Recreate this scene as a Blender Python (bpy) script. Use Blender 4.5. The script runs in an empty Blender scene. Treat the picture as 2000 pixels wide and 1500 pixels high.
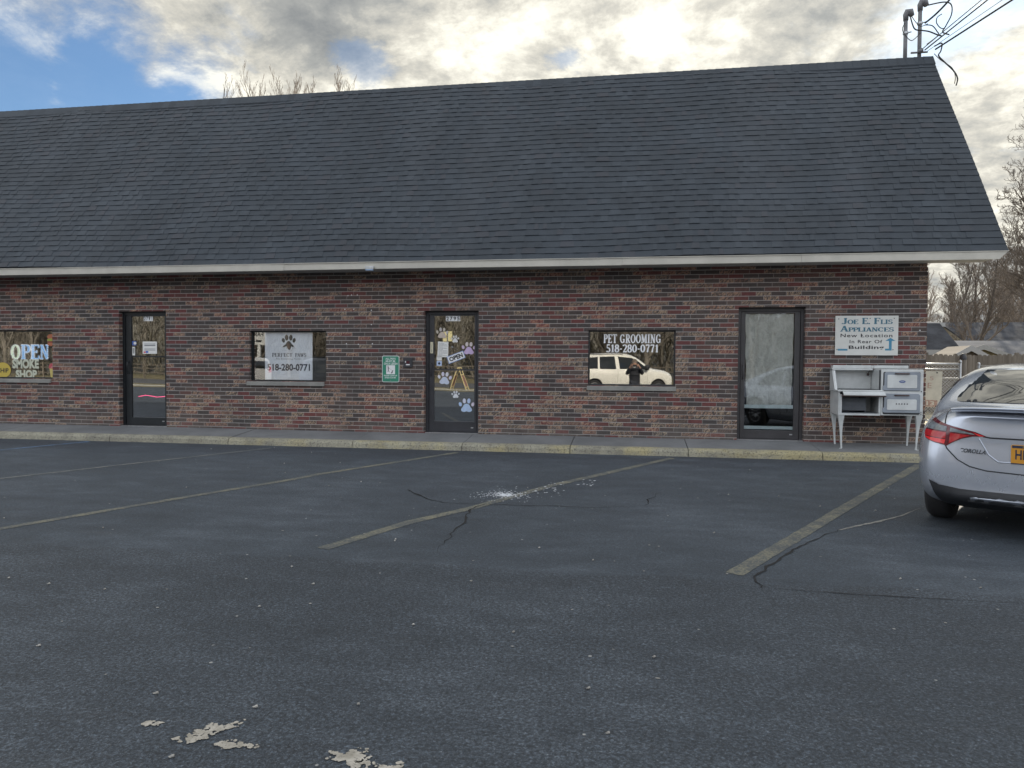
import bpy, bmesh, math, random
from mathutils import Vector, Matrix, Quaternion
from mathutils.bvhtree import BVHTree
R = math.radians
sc = bpy.context.scene
COL = sc.collection

# ------------------------------------------------------------------ camera
CAM = Vector((0, -12.6, 1.44))
cd = bpy.data.cameras.new('camera')
cam = bpy.data.objects.new('camera', cd); COL.objects.link(cam)
yaw, pitch, roll = .1661497, -.0271270, .0062804
fw = Vector((-math.sin(yaw)*math.cos(pitch), math.cos(yaw)*math.cos(pitch), math.sin(pitch)))
r0 = Vector((math.cos(yaw), math.sin(yaw), 0)); u0 = r0.cross(fw)
rt = r0*math.cos(roll)+u0*math.sin(roll); up = -r0*math.sin(roll)+u0*math.cos(roll)
cam.matrix_world = Matrix(((rt.x, up.x, -fw.x, CAM.x), (rt.y, up.y, -fw.y, CAM.y), (rt.z, up.z, -fw.z, CAM.z), (0, 0, 0, 1)))
cd.sensor_width = 36; cd.lens = 36*1411.67/2000
cd.clip_start = .005; cd.clip_end = 2000
sc.camera = cam
sc.render.resolution_x, sc.render.resolution_y = 1024, 768

# ------------------------------------------------------------------ light
SUN_AZ, SUN_EL = R(18.4), R(28.1)
S = Vector((math.sin(SUN_AZ)*math.cos(SUN_EL), math.cos(SUN_AZ)*math.cos(SUN_EL), math.sin(SUN_EL)))
sd = bpy.data.lights.new('sun', 'SUN'); sd.energy = 4.5; sd.angle = R(1.2); sd.color = (1, .9, .74)
sun = bpy.data.objects.new('sun', sd); COL.objects.link(sun)
sun.rotation_euler = S.to_track_quat('Z', 'Y').to_euler(); sun.location = (5, 20, 20)
sc.view_settings.view_transform = 'Standard'; sc.view_settings.look = 'None'
sc.view_settings.exposure = 0.6; sc.view_settings.gamma = 1

# ------------------------------------------------------------------ node helper
class NG:
    def __init__(s, nt):
        s.nt = nt; nt.nodes.clear()
    def n(s, t, **k):
        x = s.nt.nodes.new(t)
        for a, b in k.items(): setattr(x, a, b)
        return x
    def set(s, sock, v):
        if isinstance(v, bpy.types.NodeSocket): s.nt.links.new(v, sock)
        elif v is not None:
            if sock.type == 'RGBA' and len(v) == 3: v = (*v, 1)
            sock.default_value = v
    def m(s, op, a, b=None, c=None, clamp=False):
        x = s.n('ShaderNodeMath', operation=op, use_clamp=clamp)
        for i, v in enumerate((a, b, c)):
            if v is not None: s.set(x.inputs[i], v)
        return x.outputs[0]
    def vm(s, op, a, b=None, out=0):
        x = s.n('ShaderNodeVectorMath', operation=op)
        s.set(x.inputs[0], a)
        if b is not None: s.set(x.inputs[3 if op == 'SCALE' else 1], b)
        return x.outputs[out]
    def mix(s, f, a, b, mode='MIX'):
        x = s.n('ShaderNodeMix', data_type='RGBA', blend_type=mode)
        s.set(x.inputs[0], f); s.set(x.inputs[6], a); s.set(x.inputs[7], b)
        return x.outputs[2]
    def ramp(s, f, stops, interp='LINEAR'):
        x = s.n('ShaderNodeValToRGB'); x.color_ramp.interpolation = interp
        e = x.color_ramp.elements
        while len(e) < len(stops): e.new(.5)
        for i, (p, c) in enumerate(stops):
            e[i].position = p; e[i].color = (*c, 1) if len(c) == 3 else c
        s.set(x.inputs[0], f); return x.outputs[0]
    def sm(s, v, a, b, lo=0., hi=1.):
        x = s.n('ShaderNodeMapRange', interpolation_type='SMOOTHSTEP')
        s.set(x.inputs[0], v)
        for i, q in zip((1, 2, 3, 4), (a, b, lo, hi)): x.inputs[i].default_value = q
        return x.outputs[0]
    def noise(s, vec, scale, detail=3, rough=.5, out=0, dist=0):
        x = s.n('ShaderNodeTexNoise'); s.set(x.inputs['Vector'], vec)
        x.inputs['Scale'].default_value = scale; x.inputs['Detail'].default_value = detail
        x.inputs['Roughness'].default_value = rough; x.inputs['Distortion'].default_value = dist
        return x.outputs[out]
    def wn(s, vec, out=0):
        x = s.n('ShaderNodeTexWhiteNoise', noise_dimensions='3D'); s.set(x.inputs[0], vec); return x.outputs[out]
    def xyz(s, v):
        x = s.n('ShaderNodeSeparateXYZ'); s.set(x.inputs[0], v); return x.outputs
    def comb(s, a, b, c=0.):
        x = s.n('ShaderNodeCombineXYZ')
        for i, v in enumerate((a, b, c)): s.set(x.inputs[i], v)
        return x.outputs[0]
    def obj(s):
        return s.n('ShaderNodeTexCoord').outputs['Object']
    def mul(s, v, t):
        return s.vm('MULTIPLY', v, t)

def material(name, fn=None, col=(.5, .5, .5), rough=.6, metal=0., spec=.5, var=.0, scale=8., emit=None, bump=0., bscale=60., coat=0.):
    m = bpy.data.materials.new(name); m.use_nodes = True
    g = NG(m.node_tree)
    out = g.n('ShaderNodeOutputMaterial'); b = g.n('ShaderNodeBsdfPrincipled')
    g.nt.links.new(b.outputs[0], out.inputs[0])
    b.inputs['Roughness'].default_value = rough; b.inputs['Metallic'].default_value = metal
    b.inputs['Specular IOR Level'].default_value = spec
    b.inputs['Coat Weight'].default_value = coat; b.inputs['Coat Roughness'].default_value = .04
    b.inputs['Base Color'].default_value = (*col, 1)
    if emit: b.inputs['Emission Color'].default_value = (*emit[0], 1); b.inputs['Emission Strength'].default_value = emit[1]
    if var:
        nz = g.noise(g.obj(), scale, 5, .6)
        g.set(b.inputs['Base Color'], g.mix(g.sm(nz, .3, .7), tuple(c*(1-var) for c in col), tuple(min(1, c*(1+var)) for c in col)))
    if bump:
        bp = g.n('ShaderNodeBump'); bp.inputs['Strength'].default_value = bump; bp.inputs['Distance'].default_value = .01
        g.set(bp.inputs['Height'], g.noise(g.obj(), bscale, 4, .6)); g.set(b.inputs['Normal'], bp.outputs[0])
    if fn: fn(g, b, out)
    return m

def bump(g, b, h, strength=.5, dist=.01):
    bp = g.n('ShaderNodeBump'); bp.inputs['Strength'].default_value = strength; bp.inputs['Distance'].default_value = dist
    g.set(bp.inputs['Height'], h); g.set(b.inputs['Normal'], bp.outputs[0])

# ------------------------------------------------------------------ sky
def make_world():
    w = bpy.data.worlds.new('World'); sc.world = w; w.use_nodes = True
    g = NG(w.node_tree)
    out = g.n('ShaderNodeOutputWorld'); bg = g.n('ShaderNodeBackground')
    g.nt.links.new(bg.outputs[0], out.inputs[0])
    sky = g.n('ShaderNodeTexSky', sky_type='NISHITA'); sky.sun_disc = False
    sky.sun_elevation = SUN_EL; sky.sun_rotation = SUN_AZ
    sky.air_density = 1.0; sky.dust_density = .4
    d = g.vm('NORMALIZE', g.n('ShaderNodeTexCoord').outputs['Generated'])
    x, y, z = g.xyz(d)
    zz = g.m('ADD', g.m('MAXIMUM', z, 0.), .30)
    p = g.comb(g.m('DIVIDE', x, zz), g.m('DIVIDE', y, zz), 3.7)
    n1 = g.noise(p, 1.5, 10, .60, dist=.15)
    n2 = g.noise(g.vm('ADD', p, (7.3, 2.1, 0)), 1.35, 8, .58, dist=.1)
    n3 = g.noise(p, 5.0, 8, .66, dist=.15)
    hole = None
    for c, a, b_ in (((-.66, .69, .30), .13, .03), ((-.60, .735, .305), .12, .04), ((-.54, .785, .295), .10, .03), ((-.335, .86, .365), .028, .0), ((-.085, .915, .385), .022, .0), ((-.70, .66, .345), .06, .0)):
        q = g.sm(g.m('ADD', g.vm('LENGTH', g.vm('SUBTRACT', d, Vector(c).normalized()), out=1), g.m('MULTIPLY', g.m('SUBTRACT', n3, .5), .16)), b_, a, 1., 0.)
        q = g.m('MULTIPLY', q, 1. if a > .07 else .35); hole = q if hole is None else g.m('MAXIMUM', hole, q)
    cover = g.m('ADD', n1, g.m('ADD', .20, g.sm(z, .24, .12, 0., .35)))
    mask = g.m('MULTIPLY', g.sm(cover, .50, .62), g.m('SUBTRACT', 1., g.m('MULTIPLY', hole, .97)), clamp=True)
    sdot = g.vm('DOT_PRODUCT', d, S, out=1)
    near = g.m('POWER', g.m('MAXIMUM', sdot, 0.), 5.)
    shade = g.m('ADD', g.m('MULTIPLY', n2, .62), g.m('MULTIPLY', n3, .45))
    cl = g.ramp(shade, [(.42, (.19, .20, .205)), (.485, (.28, .285, .275)), (.54, (.46, .445, .395)), (.60, (.76, .735, .64))])
    clb = g.mix(g.sm(shade, .4, .64), (.62, .67, .74), (1.16, 1.21, 1.29))          # clouds lit from the front, away from the sun
    cl = g.mix(g.sm(y, -.3, .45), clb, cl)
    boost = g.m('ADD', 1.0, g.m('MULTIPLY', near, .12))
    cl = g.vm('SCALE', cl, boost)
    blue = g.vm('SCALE', g.mul(sky.outputs[0], (.72, .92, 1.10)), .078)
    col = g.mix(mask, blue, cl)
    g.set(bg.inputs[0], col); bg.inputs[1].default_value = 1.0
make_world()

# ------------------------------------------------------------------ mesh helper
class MB:
    def __init__(s): s.v = []; s.f = []; s.m = []; s.sm = []
    def add(s, vs, fs, mi=0, smooth=False):
        o = len(s.v); s.v += [tuple(v) for v in vs]
        for f in fs: s.f.append(tuple(i+o for i in f)); s.m.append(mi); s.sm.append(smooth)
        return s
    def box(s, x0, x1, y0, y1, z0, z1, mi=0, M=None):
        vs = [(x, y, z) for z in (z0, z1) for y in (y0, y1) for x in (x0, x1)]
        if M is not None: vs = [M @ Vector(v) for v in vs]
        return s.add(vs, [(0, 2, 3, 1), (4, 5, 7, 6), (0, 1, 5, 4), (2, 6, 7, 3), (0, 4, 6, 2), (1, 3, 7, 5)], mi)
    def quad(s, a, b, c, d, mi=0): return s.add([a, b, c, d], [(0, 1, 2, 3)], mi)
    def prism(s, pts, y0, y1, axis='y', mi=0, M=None):
        # pts: 2D outline (counter-clockwise), extruded along axis
        def P(p, t):
            v = {'y': (p[0], t, p[1]), 'x': (t, p[0], p[1]), 'z': (p[0], p[1], t)}[axis]
            return M @ Vector(v) if M is not None else v
        n = len(pts)
        vs = [P(p, y0) for p in pts]+[P(p, y1) for p in pts]
        fs = [tuple(range(n)), tuple(range(2*n-1, n-1, -1))]+[(i, i+n, (i+1) % n+n, (i+1) % n) for i in range(n)]
        return s.add(vs, fs, mi)
    def tube(s, pts, r, n=6, mi=0, smooth=True, cap=True, flat=1.):
        pts = [Vector(p) for p in pts]; k = len(pts)
        rs = r if isinstance(r, (list, tuple)) else [r]*k
        vs = []; fs = []; prev = None
        for i, p in enumerate(pts):
            t = (pts[min(i+1, k-1)]-pts[max(i-1, 0)])
            t = t.normalized() if t.length > 1e-9 else Vector((0, 0, 1))
            if prev is None:
                a = t.cross(Vector((0, 0, 1)))
                if a.length < .05: a = t.cross(Vector((1, 0, 0)))
            else: a = prev-t*prev.dot(t)
            a.normalize(); prev = a; b = t.cross(a)
            for j in range(n):
                w = 2*math.pi*j/n
                vs.append(p+a*(math.cos(w)*rs[i])+b*(math.sin(w)*rs[i]*flat))
        for i in range(k-1):
            for j in range(n):
                fs.append((i*n+j, i*n+(j+1) % n, (i+1)*n+(j+1) % n, (i+1)*n+j))
        if cap: fs += [tuple(range(n-1, -1, -1)), tuple(range((k-1)*n, k*n))]
        return s.add(vs, fs, mi, smooth)
    def lathe(s, prof, origin, axis, n=24, mi=0, smooth=True):
        # prof: (r, t) along axis from origin
        q = Vector((0, 0, 1)).rotation_difference(Vector(axis)); o = Vector(origin)
        vs = [o+q @ Vector((r*math.cos(2*math.pi*j/n), r*math.sin(2*math.pi*j/n), t)) for r, t in prof for j in range(n)]
        fs = [(i*n+j, i*n+(j+1) % n, (i+1)*n+(j+1) % n, (i+1)*n+j) for i in range(len(prof)-1) for j in range(n)]
        return s.add(vs, fs, mi, smooth)
    def ellipse(s, cx, cz, rx, rz, rot, y0, y1, mi=0, n=20):
        return s.prism([(cx+rx*math.cos(t)*math.cos(rot)-rz*math.sin(t)*math.sin(rot), cz+rx*math.cos(t)*math.sin(rot)+rz*math.sin(t)*math.cos(rot)) for t in [2*math.pi*i/n for i in range(n)]], y0, y1, 'y', mi)
    def build(s, name, mats, parent=None, bevel=0, **props):
        me = bpy.data.meshes.new(name); me.from_pydata(s.v, [], s.f)
        mats = mats if isinstance(mats, (list, tuple)) else [mats]
        for m in mats: me.materials.append(m)
        me.polygons.foreach_set('material_index', s.m); me.polygons.foreach_set('use_smooth', s.sm)
        me.update()
        o = bpy.data.objects.new(name, me); COL.objects.link(o)
        if parent: o.parent = parent
        if bevel:
            b = o.modifiers.new('b', 'BEVEL'); b.width = bevel; b.segments = 2; b.limit_method = 'ANGLE'
        for k, v in props.items(): o[k] = v
        return o

def thing(name, label, cat, loc=(0, 0, 0), rz=0, group=None):
    o = bpy.data.objects.new(name, None); COL.objects.link(o); o.empty_display_size = .2
    o.location = loc; o.rotation_euler = (0, 0, rz); o['label'] = label; o['category'] = cat
    if group: o['group'] = group
    return o
def tag(o, label, cat, group=None):
    o['label'] = label; o['category'] = cat
    if group: o['group'] = group
    return o
def struct(o): o['kind'] = 'structure'; return o

def new_obj_from_mesh(name, me, mat, parent=None):
    me.materials.clear(); me.materials.append(mat)
    o = bpy.data.objects.new(name, me); COL.objects.link(o)
    if parent: o.parent = parent
    return o

def text_obj(name, s, x0, x1, z0, z1, y, mat, parent=None, bold=0., thick=.001, spacing=1., shear=0., M=None):
    """lettering facing -y, its bounding box fitted to x0..x1, z0..z1"""
    cu = bpy.data.curves.new('t', 'FONT'); cu.body = s; cu.offset = bold; cu.extrude = .0; cu.space_character = spacing; cu.shear = shear
    cu.resolution_u = 3; cu.align_x = 'CENTER'
    t = bpy.data.objects.new('t', cu); COL.objects.link(t)
    dg = bpy.context.evaluated_depsgraph_get()
    me = bpy.data.meshes.new_from_object(t.evaluated_get(dg))
    bpy.data.objects.remove(t); bpy.data.curves.remove(cu)
    xs = [v.co.x for v in me.vertices]; ys = [v.co.y for v in me.vertices]
    a, b, c, d = min(xs), max(xs), min(ys), max(ys)
    for v in me.vertices:
        co = Vector((x0+(v.co.x-a)/(b-a)*(x1-x0), y, z0+(v.co.y-c)/(d-c)*(z1-z0)))
        v.co = M @ co if M is not None else co
    me.name = name
    return new_obj_from_mesh(name, me, mat, parent)

# slab-serif letters drawn as strokes on a 1-high grid
def serif_glyph(ch):
    T, t = .17, .075
    st = []; W = .62
    def L(x0, y0, x1, y1, w): st.append([(x0, y0, w), (x1, y1, w)])
    def stem(x, y0=0., y1=1., a=True, b=True):
        L(x, y0, x, y1, T)
        if a: L(x-.16, y0+t/2, x+.16, y0+t/2, t)
        if b: L(x-.16, y1-t/2, x+.16, y1-t/2, t)
    def arc(cx, cy, rx, ry, a0, a1, n=14, lo=t, hi=T):
        st.append([(cx+rx*math.cos(R(a)), cy+ry*math.sin(R(a)), lo+(hi-lo)*abs(math.cos(R(a)))**1.2) for a in [a0+(a1-a0)*i/n for i in range(n+1)]])
    if ch in 'PR':
        stem(.18); L(.18, 1-t/2, .36, 1-t/2, t); L(.18, .48, .36, .48, t); arc(.36, .72, .22, .245, 90, -90)
        if ch == 'R': L(.36, .48, .62, .03, T*.9); L(.56, t/2, .76, t/2, t); W = .74
    elif ch in 'EFL':
        stem(.18)
        if ch != 'L': L(.18, 1-t/2, .60, 1-t/2, t); L(.60, 1, .60, .78, t); L(.2, .52, .46, .52, t); L(.46, .42, .46, .62, t)
        if ch != 'F': L(.18, t/2, .62, t/2, t); L(.62, 0, .62, .24, t)
        W = .66
    elif ch == 'T':
        stem(.36, b=False); L(.04, 1-t/2, .68, 1-t/2, t); L(.04, 1, .04, .78, t); L(.68, 1, .68, .78, t); W = .72
    elif ch in 'OGC0':
        w = .30 if ch != '0' else .24
        if ch in 'O0': arc(w+.08, .5, w, .46, 0, 360, 28); W = 2*w+.16
        else:
            arc(w+.08, .5, w, .46, 42, 318, 26); L(.60, .98, .62, .68, t); W = .72
            if ch == 'G': L(.62, 0.06, .62, .44, T*.85); L(.44, .42, .74, .42, t); W = .80
    elif ch == 'M':
        L(.14, 0, .14, 1, t*1.2); L(.16, 1, .44, .08, T); L(.44, .08, .72, 1, t*1.2); L(.76, 0, .76, 1, T)
        for x in (.14, .76): L(x-.14, t/2, x+.14, t/2, t)
        L(0, 1-t/2, .2, 1-t/2, t); L(.7, 1-t/2, .9, 1-t/2, t); W = .92
    elif ch == 'N':
        L(.14, 0, .14, 1, t*1.2); L(.16, .98, .62, .04, T); L(.64, 0, .64, 1, t*1.2)
        L(0, t/2, .28, t/2, t); L(0, 1-t/2, .2, 1-t/2, t); L(.5, 1-t/2, .78, 1-t/2, t); W = .80
    elif ch == 'I': stem(.18); W = .38
    elif ch == 'J':
        L(.34, .25, .34, 1, T); L(.18, 1-t/2, .50, 1-t/2, t); arc(.17, .24, .17, .2, 0, -150); W = .54
    elif ch == 'A':
        L(.10, 0, .36, 1, t*1.2); L(.36, 1, .62, 0, T); L(.2, .34, .52, .34, t); L(-.02, t/2, .22, t/2, t); L(.48, t/2, .76, t/2, t); W = .74
    elif ch == 'W':
        L(.08, 1, .28, 0, T); L(.28, 0, .46, .9, t*1.2); L(.46, .9, .66, 0, T); L(.66, 0, .84, 1, t*1.2)
        L(-.04, 1-t/2, .22, 1-t/2, t); L(.34, 1-t/2, .58, 1-t/2, t); L(.72, 1-t/2, .96, 1-t/2, t); W = .94
    elif ch == 'S':
        arc(.32, .73, .21, .225, 40, 270, 14, t, T*.9); arc(.32, .27, .23, .225, 90, -140, 14, t, T*.9); L(.53, .98, .53, .74, t); L(.08, .02, .08, .28, t); W = .62
    elif ch == '5':
        L(.14, .96, .52, .96, t*1.5); L(.14, 1, .14, .52, t); arc(.28, .30, .24, .27, 110, -150); W = .60
    elif ch == '1': stem(.26, b=False); L(.26, .96, .08, .80, t); W = .48
    elif ch == '8': arc(.30, .75, .19, .215, 0, 360, 20); arc(.30, .27, .23, .245, 0, 360, 20); W = .60
    elif ch == '2':
        arc(.29, .74, .22, .23, 165, -30, 12); st.append([(.50, .64, T*.8), (.30, .34, T*.7), (.08, .06, t)]); L(.06, t/2+.02, .54, t/2+.02, t*1.6); L(.54, .02, .54, .2, t); W = .60
    elif ch == '7': L(.06, .95, .54, .95, t*1.6); L(.07, 1, .07, .8, t); st.append([(.52, .92, t*1.3), (.34, .5, T*.8), (.26, 0, T)]); W = .58
    elif ch == '-': L(.04, .42, .32, .42, .1); W = .36
    elif ch == '.': L(.06, .07, .22, .07, .15); W = .28
    else: W = .34
    return st, W

def serif_text(name, s, x0, x1, z0, z1, y, mat, parent=None, small=None, gap=.07, hb=1.):
    mb = MB(); cur = 0; k = 0; H = z1-z0; items = []
    for i, ch in enumerate(s):
        sc_ = 1.
        if small and i not in small: sc_ = .72
        st, W = serif_glyph(ch)
        items.append((st, cur, sc_)); cur += W*sc_+gap
    tot = cur-gap; fx = (x1-x0)/tot
    for st, ox, sc_ in items:
        for line in st:
            yy = y-.00012*(k % 9); k += 1
            pts = [Vector((x0+(ox+p[0]*sc_)*fx, z0+p[1]*sc_*H)) for p in line]
            ws = [p[2]*sc_ for p in line]
            A = []; B = []
            for i, p in enumerate(pts):
                d = pts[min(i+1, len(pts)-1)]-pts[max(i-1, 0)]
                if d.length < 1e-9: d = Vector((1, 0))
                # stroke width follows the horizontal/vertical scale of the lettering
                n = Vector((-d.y, d.x)).normalized(); w = ws[i]/2*hb
                off = Vector((n.x*w*fx*1.0, n.y*w*H))
                A.append(p+off); B.append(p-off)
            vs = [(p.x, yy, p.y) for p in A]+[(p.x, yy, p.y) for p in B]; n_ = len(A)
            mb.add(vs, [(i, i+n_, i+1+n_, i+1) for i in range(n_-1)])
    return mb.build(name, mat, parent)

# ------------------------------------------------------------------ materials
def f_asphalt(g, b, out):
    o = g.obj()
    big = g.noise(o, .35, 6, .6); mid = g.noise(g.mul(o, (1, 2.2, 1)), 1.7, 6, .65); fine = g.noise(o, 140, 2, .7); grit = g.noise(o, 55, 3, .7)
    v = g.m('ADD', g.m('MULTIPLY', big, .5), g.m('MULTIPLY', mid, .5))
    c = g.ramp(v, [(.36, (.036, .047, .061)), (.5, (.056, .071, .090)), (.63, (.092, .112, .137))])
    c = g.mix(g.m('MULTIPLY', g.sm(g.noise(g.mul(o, (.35, 1.6, 1)), 2.2, 8, .7), .56, .75), .3), c, (.10, .105, .115))       # scuffed streaks
    c = g.mix(g.m('MULTIPLY', g.sm(g.noise(g.mul(o, (1, 2.4, 1)), 1.1, 7, .75), .60, .72), .45), c, (.024, .026, .032))      # oily spots
    kerb_band = g.m('MULTIPLY', g.sm(g.m('ADD', g.xyz(o)[1], g.m('MULTIPLY', g.noise(g.mul(o, (.5, 1, 1)), 1.3, 6, .65), 1.8)), -1.6, -.5), g.sm(g.noise(g.mul(o, (.5, 1.5, 1)), 1.6, 5, .6), .30, .55))
    c = g.mix(g.m('MULTIPLY', kerb_band, .5), c, (.028, .032, .042))                                                                # irregular band, darker towards the kerb
    y = g.xyz(o)[1]
    # the newer seal coat near the kerb is smoother and darker than the coarse mix beyond the stalls
    edge = g.sm(g.m('ADD', y, g.m('MULTIPLY', g.noise(o, .8, 5, .6), .5)), -7.42, -7.34, 0., 1.)
    c = g.mix(edge, g.vm('SCALE', c, .92), c)
    sp = g.sm(fine, .56, .74); dk = g.sm(grit, .60, .42)
    gr = g.m('SUBTRACT', 1.0, g.m('MULTIPLY', edge, .45))
    c = g.mix(g.m('MULTIPLY', sp, g.m('MULTIPLY', gr, .62)), c, (.25, .26, .27))
    c = g.mix(g.m('MULTIPLY', g.m('SUBTRACT', 1., dk), g.m('MULTIPLY', gr, .62)), c, (.018, .02, .024))
    vor = g.n('ShaderNodeTexVoronoi'); g.set(vor.inputs['Vector'], o); vor.inputs['Scale'].default_value = 7
    st = g.n('ShaderNodeTexVoronoi'); g.set(st.inputs['Vector'], g.vm('ADD', o, g.vm('SCALE', g.noise(o, 60, 2, out=1), .02))); st.inputs['Scale'].default_value = 150
    sr = g.xyz(g.vm('MULTIPLY', st.outputs['Color'], (1, 1, 1)))[0]
    st2 = g.n('ShaderNodeTexVoronoi'); g.set(st2.inputs['Vector'], o); st2.inputs['Scale'].default_value = 75
    sr2 = g.xyz(g.vm('MULTIPLY', st2.outputs['Color'], (1, 1, 1)))[0]
    k = g.m('ADD', g.m('MULTIPLY', g.m('POWER', sr, 3.), 1.9), g.m('ADD', g.m('MULTIPLY', g.m('POWER', sr2, 6.), 1.1), .40))
    c = g.mix(g.m('MULTIPLY', gr, .50), c, g.vm('SCALE', c, k))
    peb = g.m('MULTIPLY', g.sm(vor.outputs['Distance'], .075, .05), g.sm(g.noise(o, 3.1, 2), .56, .60))
    c = g.mix(peb, c, (.34, .34, .33))
    g.set(b.inputs['Base Color'], c)
    g.set(b.inputs['Roughness'], g.m('ADD', .56, g.m('MULTIPLY', mid, .35)))
    b.inputs['Specular IOR Level'].default_value = .42
    bump(g, b, g.m('ADD', g.m('MULTIPLY', fine, .8), g.m('ADD', g.m('MULTIPLY', sr, .8), g.m('MULTIPLY', grit, 1.2))), .9, .006)
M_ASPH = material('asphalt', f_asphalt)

def f_paint(col):
    def f(g, b, out):
        o = g.obj()
        wear = g.m('ADD', g.m('MULTIPLY', g.noise(o, 45, 4, .75), .7), g.m('MULTIPLY', g.noise(o, 4, 4, .7), .45))
        c = g.mix(g.sm(wear, .44, .66), col, (.06, .068, .075))
        g.set(b.inputs['Base Color'], c); b.inputs['Roughness'].default_value = .75
        bump(g, b, g.noise(o, 120, 3, .7), .6, .004)
    return f
M_YEL = material('faded_yellow_paint', f_paint((.19, .18, .125)))
M_YEL2 = material('pale_worn_paint', f_paint((.17, .175, .165)))
M_BLUE = material('faded_blue_paint', f_paint((.12, .26, .48)))

def f_brick(g, b, out):
    o = g.obj(); x, y, z = g.xyz(o)
    u = g.m('ADD', x, y)
    zr = g.m('DIVIDE', g.m('ADD', z, g.m('MULTIPLY', g.m('SUBTRACT', g.noise(o, .7, 2), .5), .008)), .0743)
    row = g.m('FLOOR', zr); fz = g.m('FRACT', zr)
    rr = g.wn(g.comb(row, 3.3, 0))
    par = g.m('FRACT', g.m('MULTIPLY', row, .5))
    ur = g.m('ADD', g.m('DIVIDE', u, .240), g.m('ADD', par, g.m('MULTIPLY', rr, .22)))
    colm = g.m('FLOOR', ur); fu = g.m('FRACT', ur)
    cell = g.comb(colm, row, 1.7)
    v = g.wn(cell); v2 = g.wn(g.vm('ADD', cell, (11.1, 5.2, 3))); v3 = g.wn(g.vm('ADD', cell, (31.1, 25.2, 9)))
    c = g.ramp(v, [(0, (.064, .050, .048)), (.16, (.135, .045, .043)), (.28, (.082, .064, .058)), (.42, (.060, .052, .050)), (.52, (.112, .060, .052)),
                   (.62, (.074, .058, .054)), (.76, (.128, .050, .046)), (.85, (.066, .056, .054)), (.92, (.098, .074, .064))], 'CONSTANT')
    n = g.noise(g.vm('ADD', g.mul(o, (1, 1, 1.4)), g.vm('SCALE', g.comb(v2, v, v3), 9.)), 26, 5, .68)
    c = g.mix(g.m('MULTIPLY', g.sm(n, .35, .7), .5), c, g.vm('SCALE', c, .45))
    # tumbled bricks with pinkish-tan flashes where the dark face has been torn
    st = g.noise(g.vm('ADD', g.mul(g.comb(g.m('ADD', u, g.m('MULTIPLY', z, -.7)), 0, z), (52, 1, 26)), g.vm('SCALE', g.comb(v3, v2, v), 30.)), 1., 4, .62, dist=.6)
    fl = g.m('MULTIPLY', g.sm(st, .47, .55), g.sm(g.m('ADD', v2, g.m('MULTIPLY', g.m('SUBTRACT', rr, .5), .35)), .62, .76))
    c = g.mix(g.m('MULTIPLY', fl, .60), c, g.mix(v3, (.40, .22, .15), (.50, .38, .26)))
    edge = g.m('MULTIPLY', g.m('SUBTRACT', g.noise(o, 60, 3), .5), .10)
    mz = g.m('SUBTRACT', 1., g.m('MULTIPLY', g.sm(g.m('ADD', fz, edge), .10, .17), g.sm(g.m('ADD', fz, edge), 1.0, .965)))
    mu = g.m('SUBTRACT', 1., g.m('MULTIPLY', g.sm(g.m('ADD', fu, g.m('MULTIPLY', edge, .4)), .022, .048), g.sm(fu, 1.0, .985)))
    mort = g.m('MAXIMUM', mz, g.m('MULTIPLY', mu, .5))
    mc = g.mix(g.noise(o, 9, 4, .7), (.24, .228, .22), (.40, .385, .37))
    c = g.mix(mort, c, mc)
    # old grime washed down the face, specks of paint
    c = g.mix(g.m('MULTIPLY', g.sm(g.noise(g.mul(o, (1.4, 1, .35)), 1.3, 6, .6), .5, .72), .35), c, g.vm('SCALE', c, .55))
    big = g.noise(g.mul(o, (.45, 1, .9)), 1., 5, .6)
    c = g.mix(g.m('MULTIPLY', g.sm(big, .42, .62), .35), c, g.vm('MULTIPLY', c, (1.4, 1.22, 1.12)))
    base = g.m('MULTIPLY', g.sm(g.m('ADD', z, g.m('MULTIPLY', g.noise(o, 3.5, 5, .7), .55)), .85, .45), g.sm(g.noise(g.mul(o, (1, 1, .5)), 2.1, 6, .65), .38, .62))
    c = g.mix(g.m('MULTIPLY', base, .20), c, (.30, .26, .22))
    sp = g.sm(g.noise(o, 17, 3, .6), .765, .79)
    c = g.mix(sp, c, (.5, .5, .47))
    g.set(b.inputs['Base Color'], c); b.inputs['Roughness'].default_value = .82
    h = g.m('ADD', g.m('MULTIPLY', g.m('SUBTRACT', 1., mort), 1.), g.m('MULTIPLY', n, .25))
    bump(g, b, g.m('ADD', h, g.m('MULTIPLY', v3, .2)), .8, .008)
M_BRICK = material('brick', f_brick)

def f_shingle(k):
    def f(g, b, out):
        o = g.obj(); n = g.noise(o, 230, 2, .7); n2 = g.noise(o, 1.2, 5, .6)
        base = [(.025, .033, .043), (.030, .039, .050), (.021, .028, .037), (.031, .035, .044)][k]
        c = g.mix(g.sm(n2, .3, .7), tuple(v*.85 for v in base), tuple(v*1.2 for v in base))
        c = g.mix(g.m('MULTIPLY', g.sm(n, .5, .75), .5), c, (.09, .105, .12))
        c = g.mix(g.m('MULTIPLY', g.sm(g.noise(g.mul(o, (1, .12, .12)), .9, 6, .6), .48, .68), .12), c, (.085, .09, .10))
        c = g.mix(g.sm(g.noise(o, 3.3, 7, .8), .745, .765), c, (.42, .42, .40))
        g.set(b.inputs['Base Color'], c); b.inputs['Roughness'].default_value = .78
        bump(g, b, g.noise(o, 160, 3, .7), .6, .004)
    return f
M_SHIN = [material('shingle_%s' % a, f_shingle(i)) for i, a in enumerate(('grey', 'light', 'dark', 'plum'))]

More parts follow.
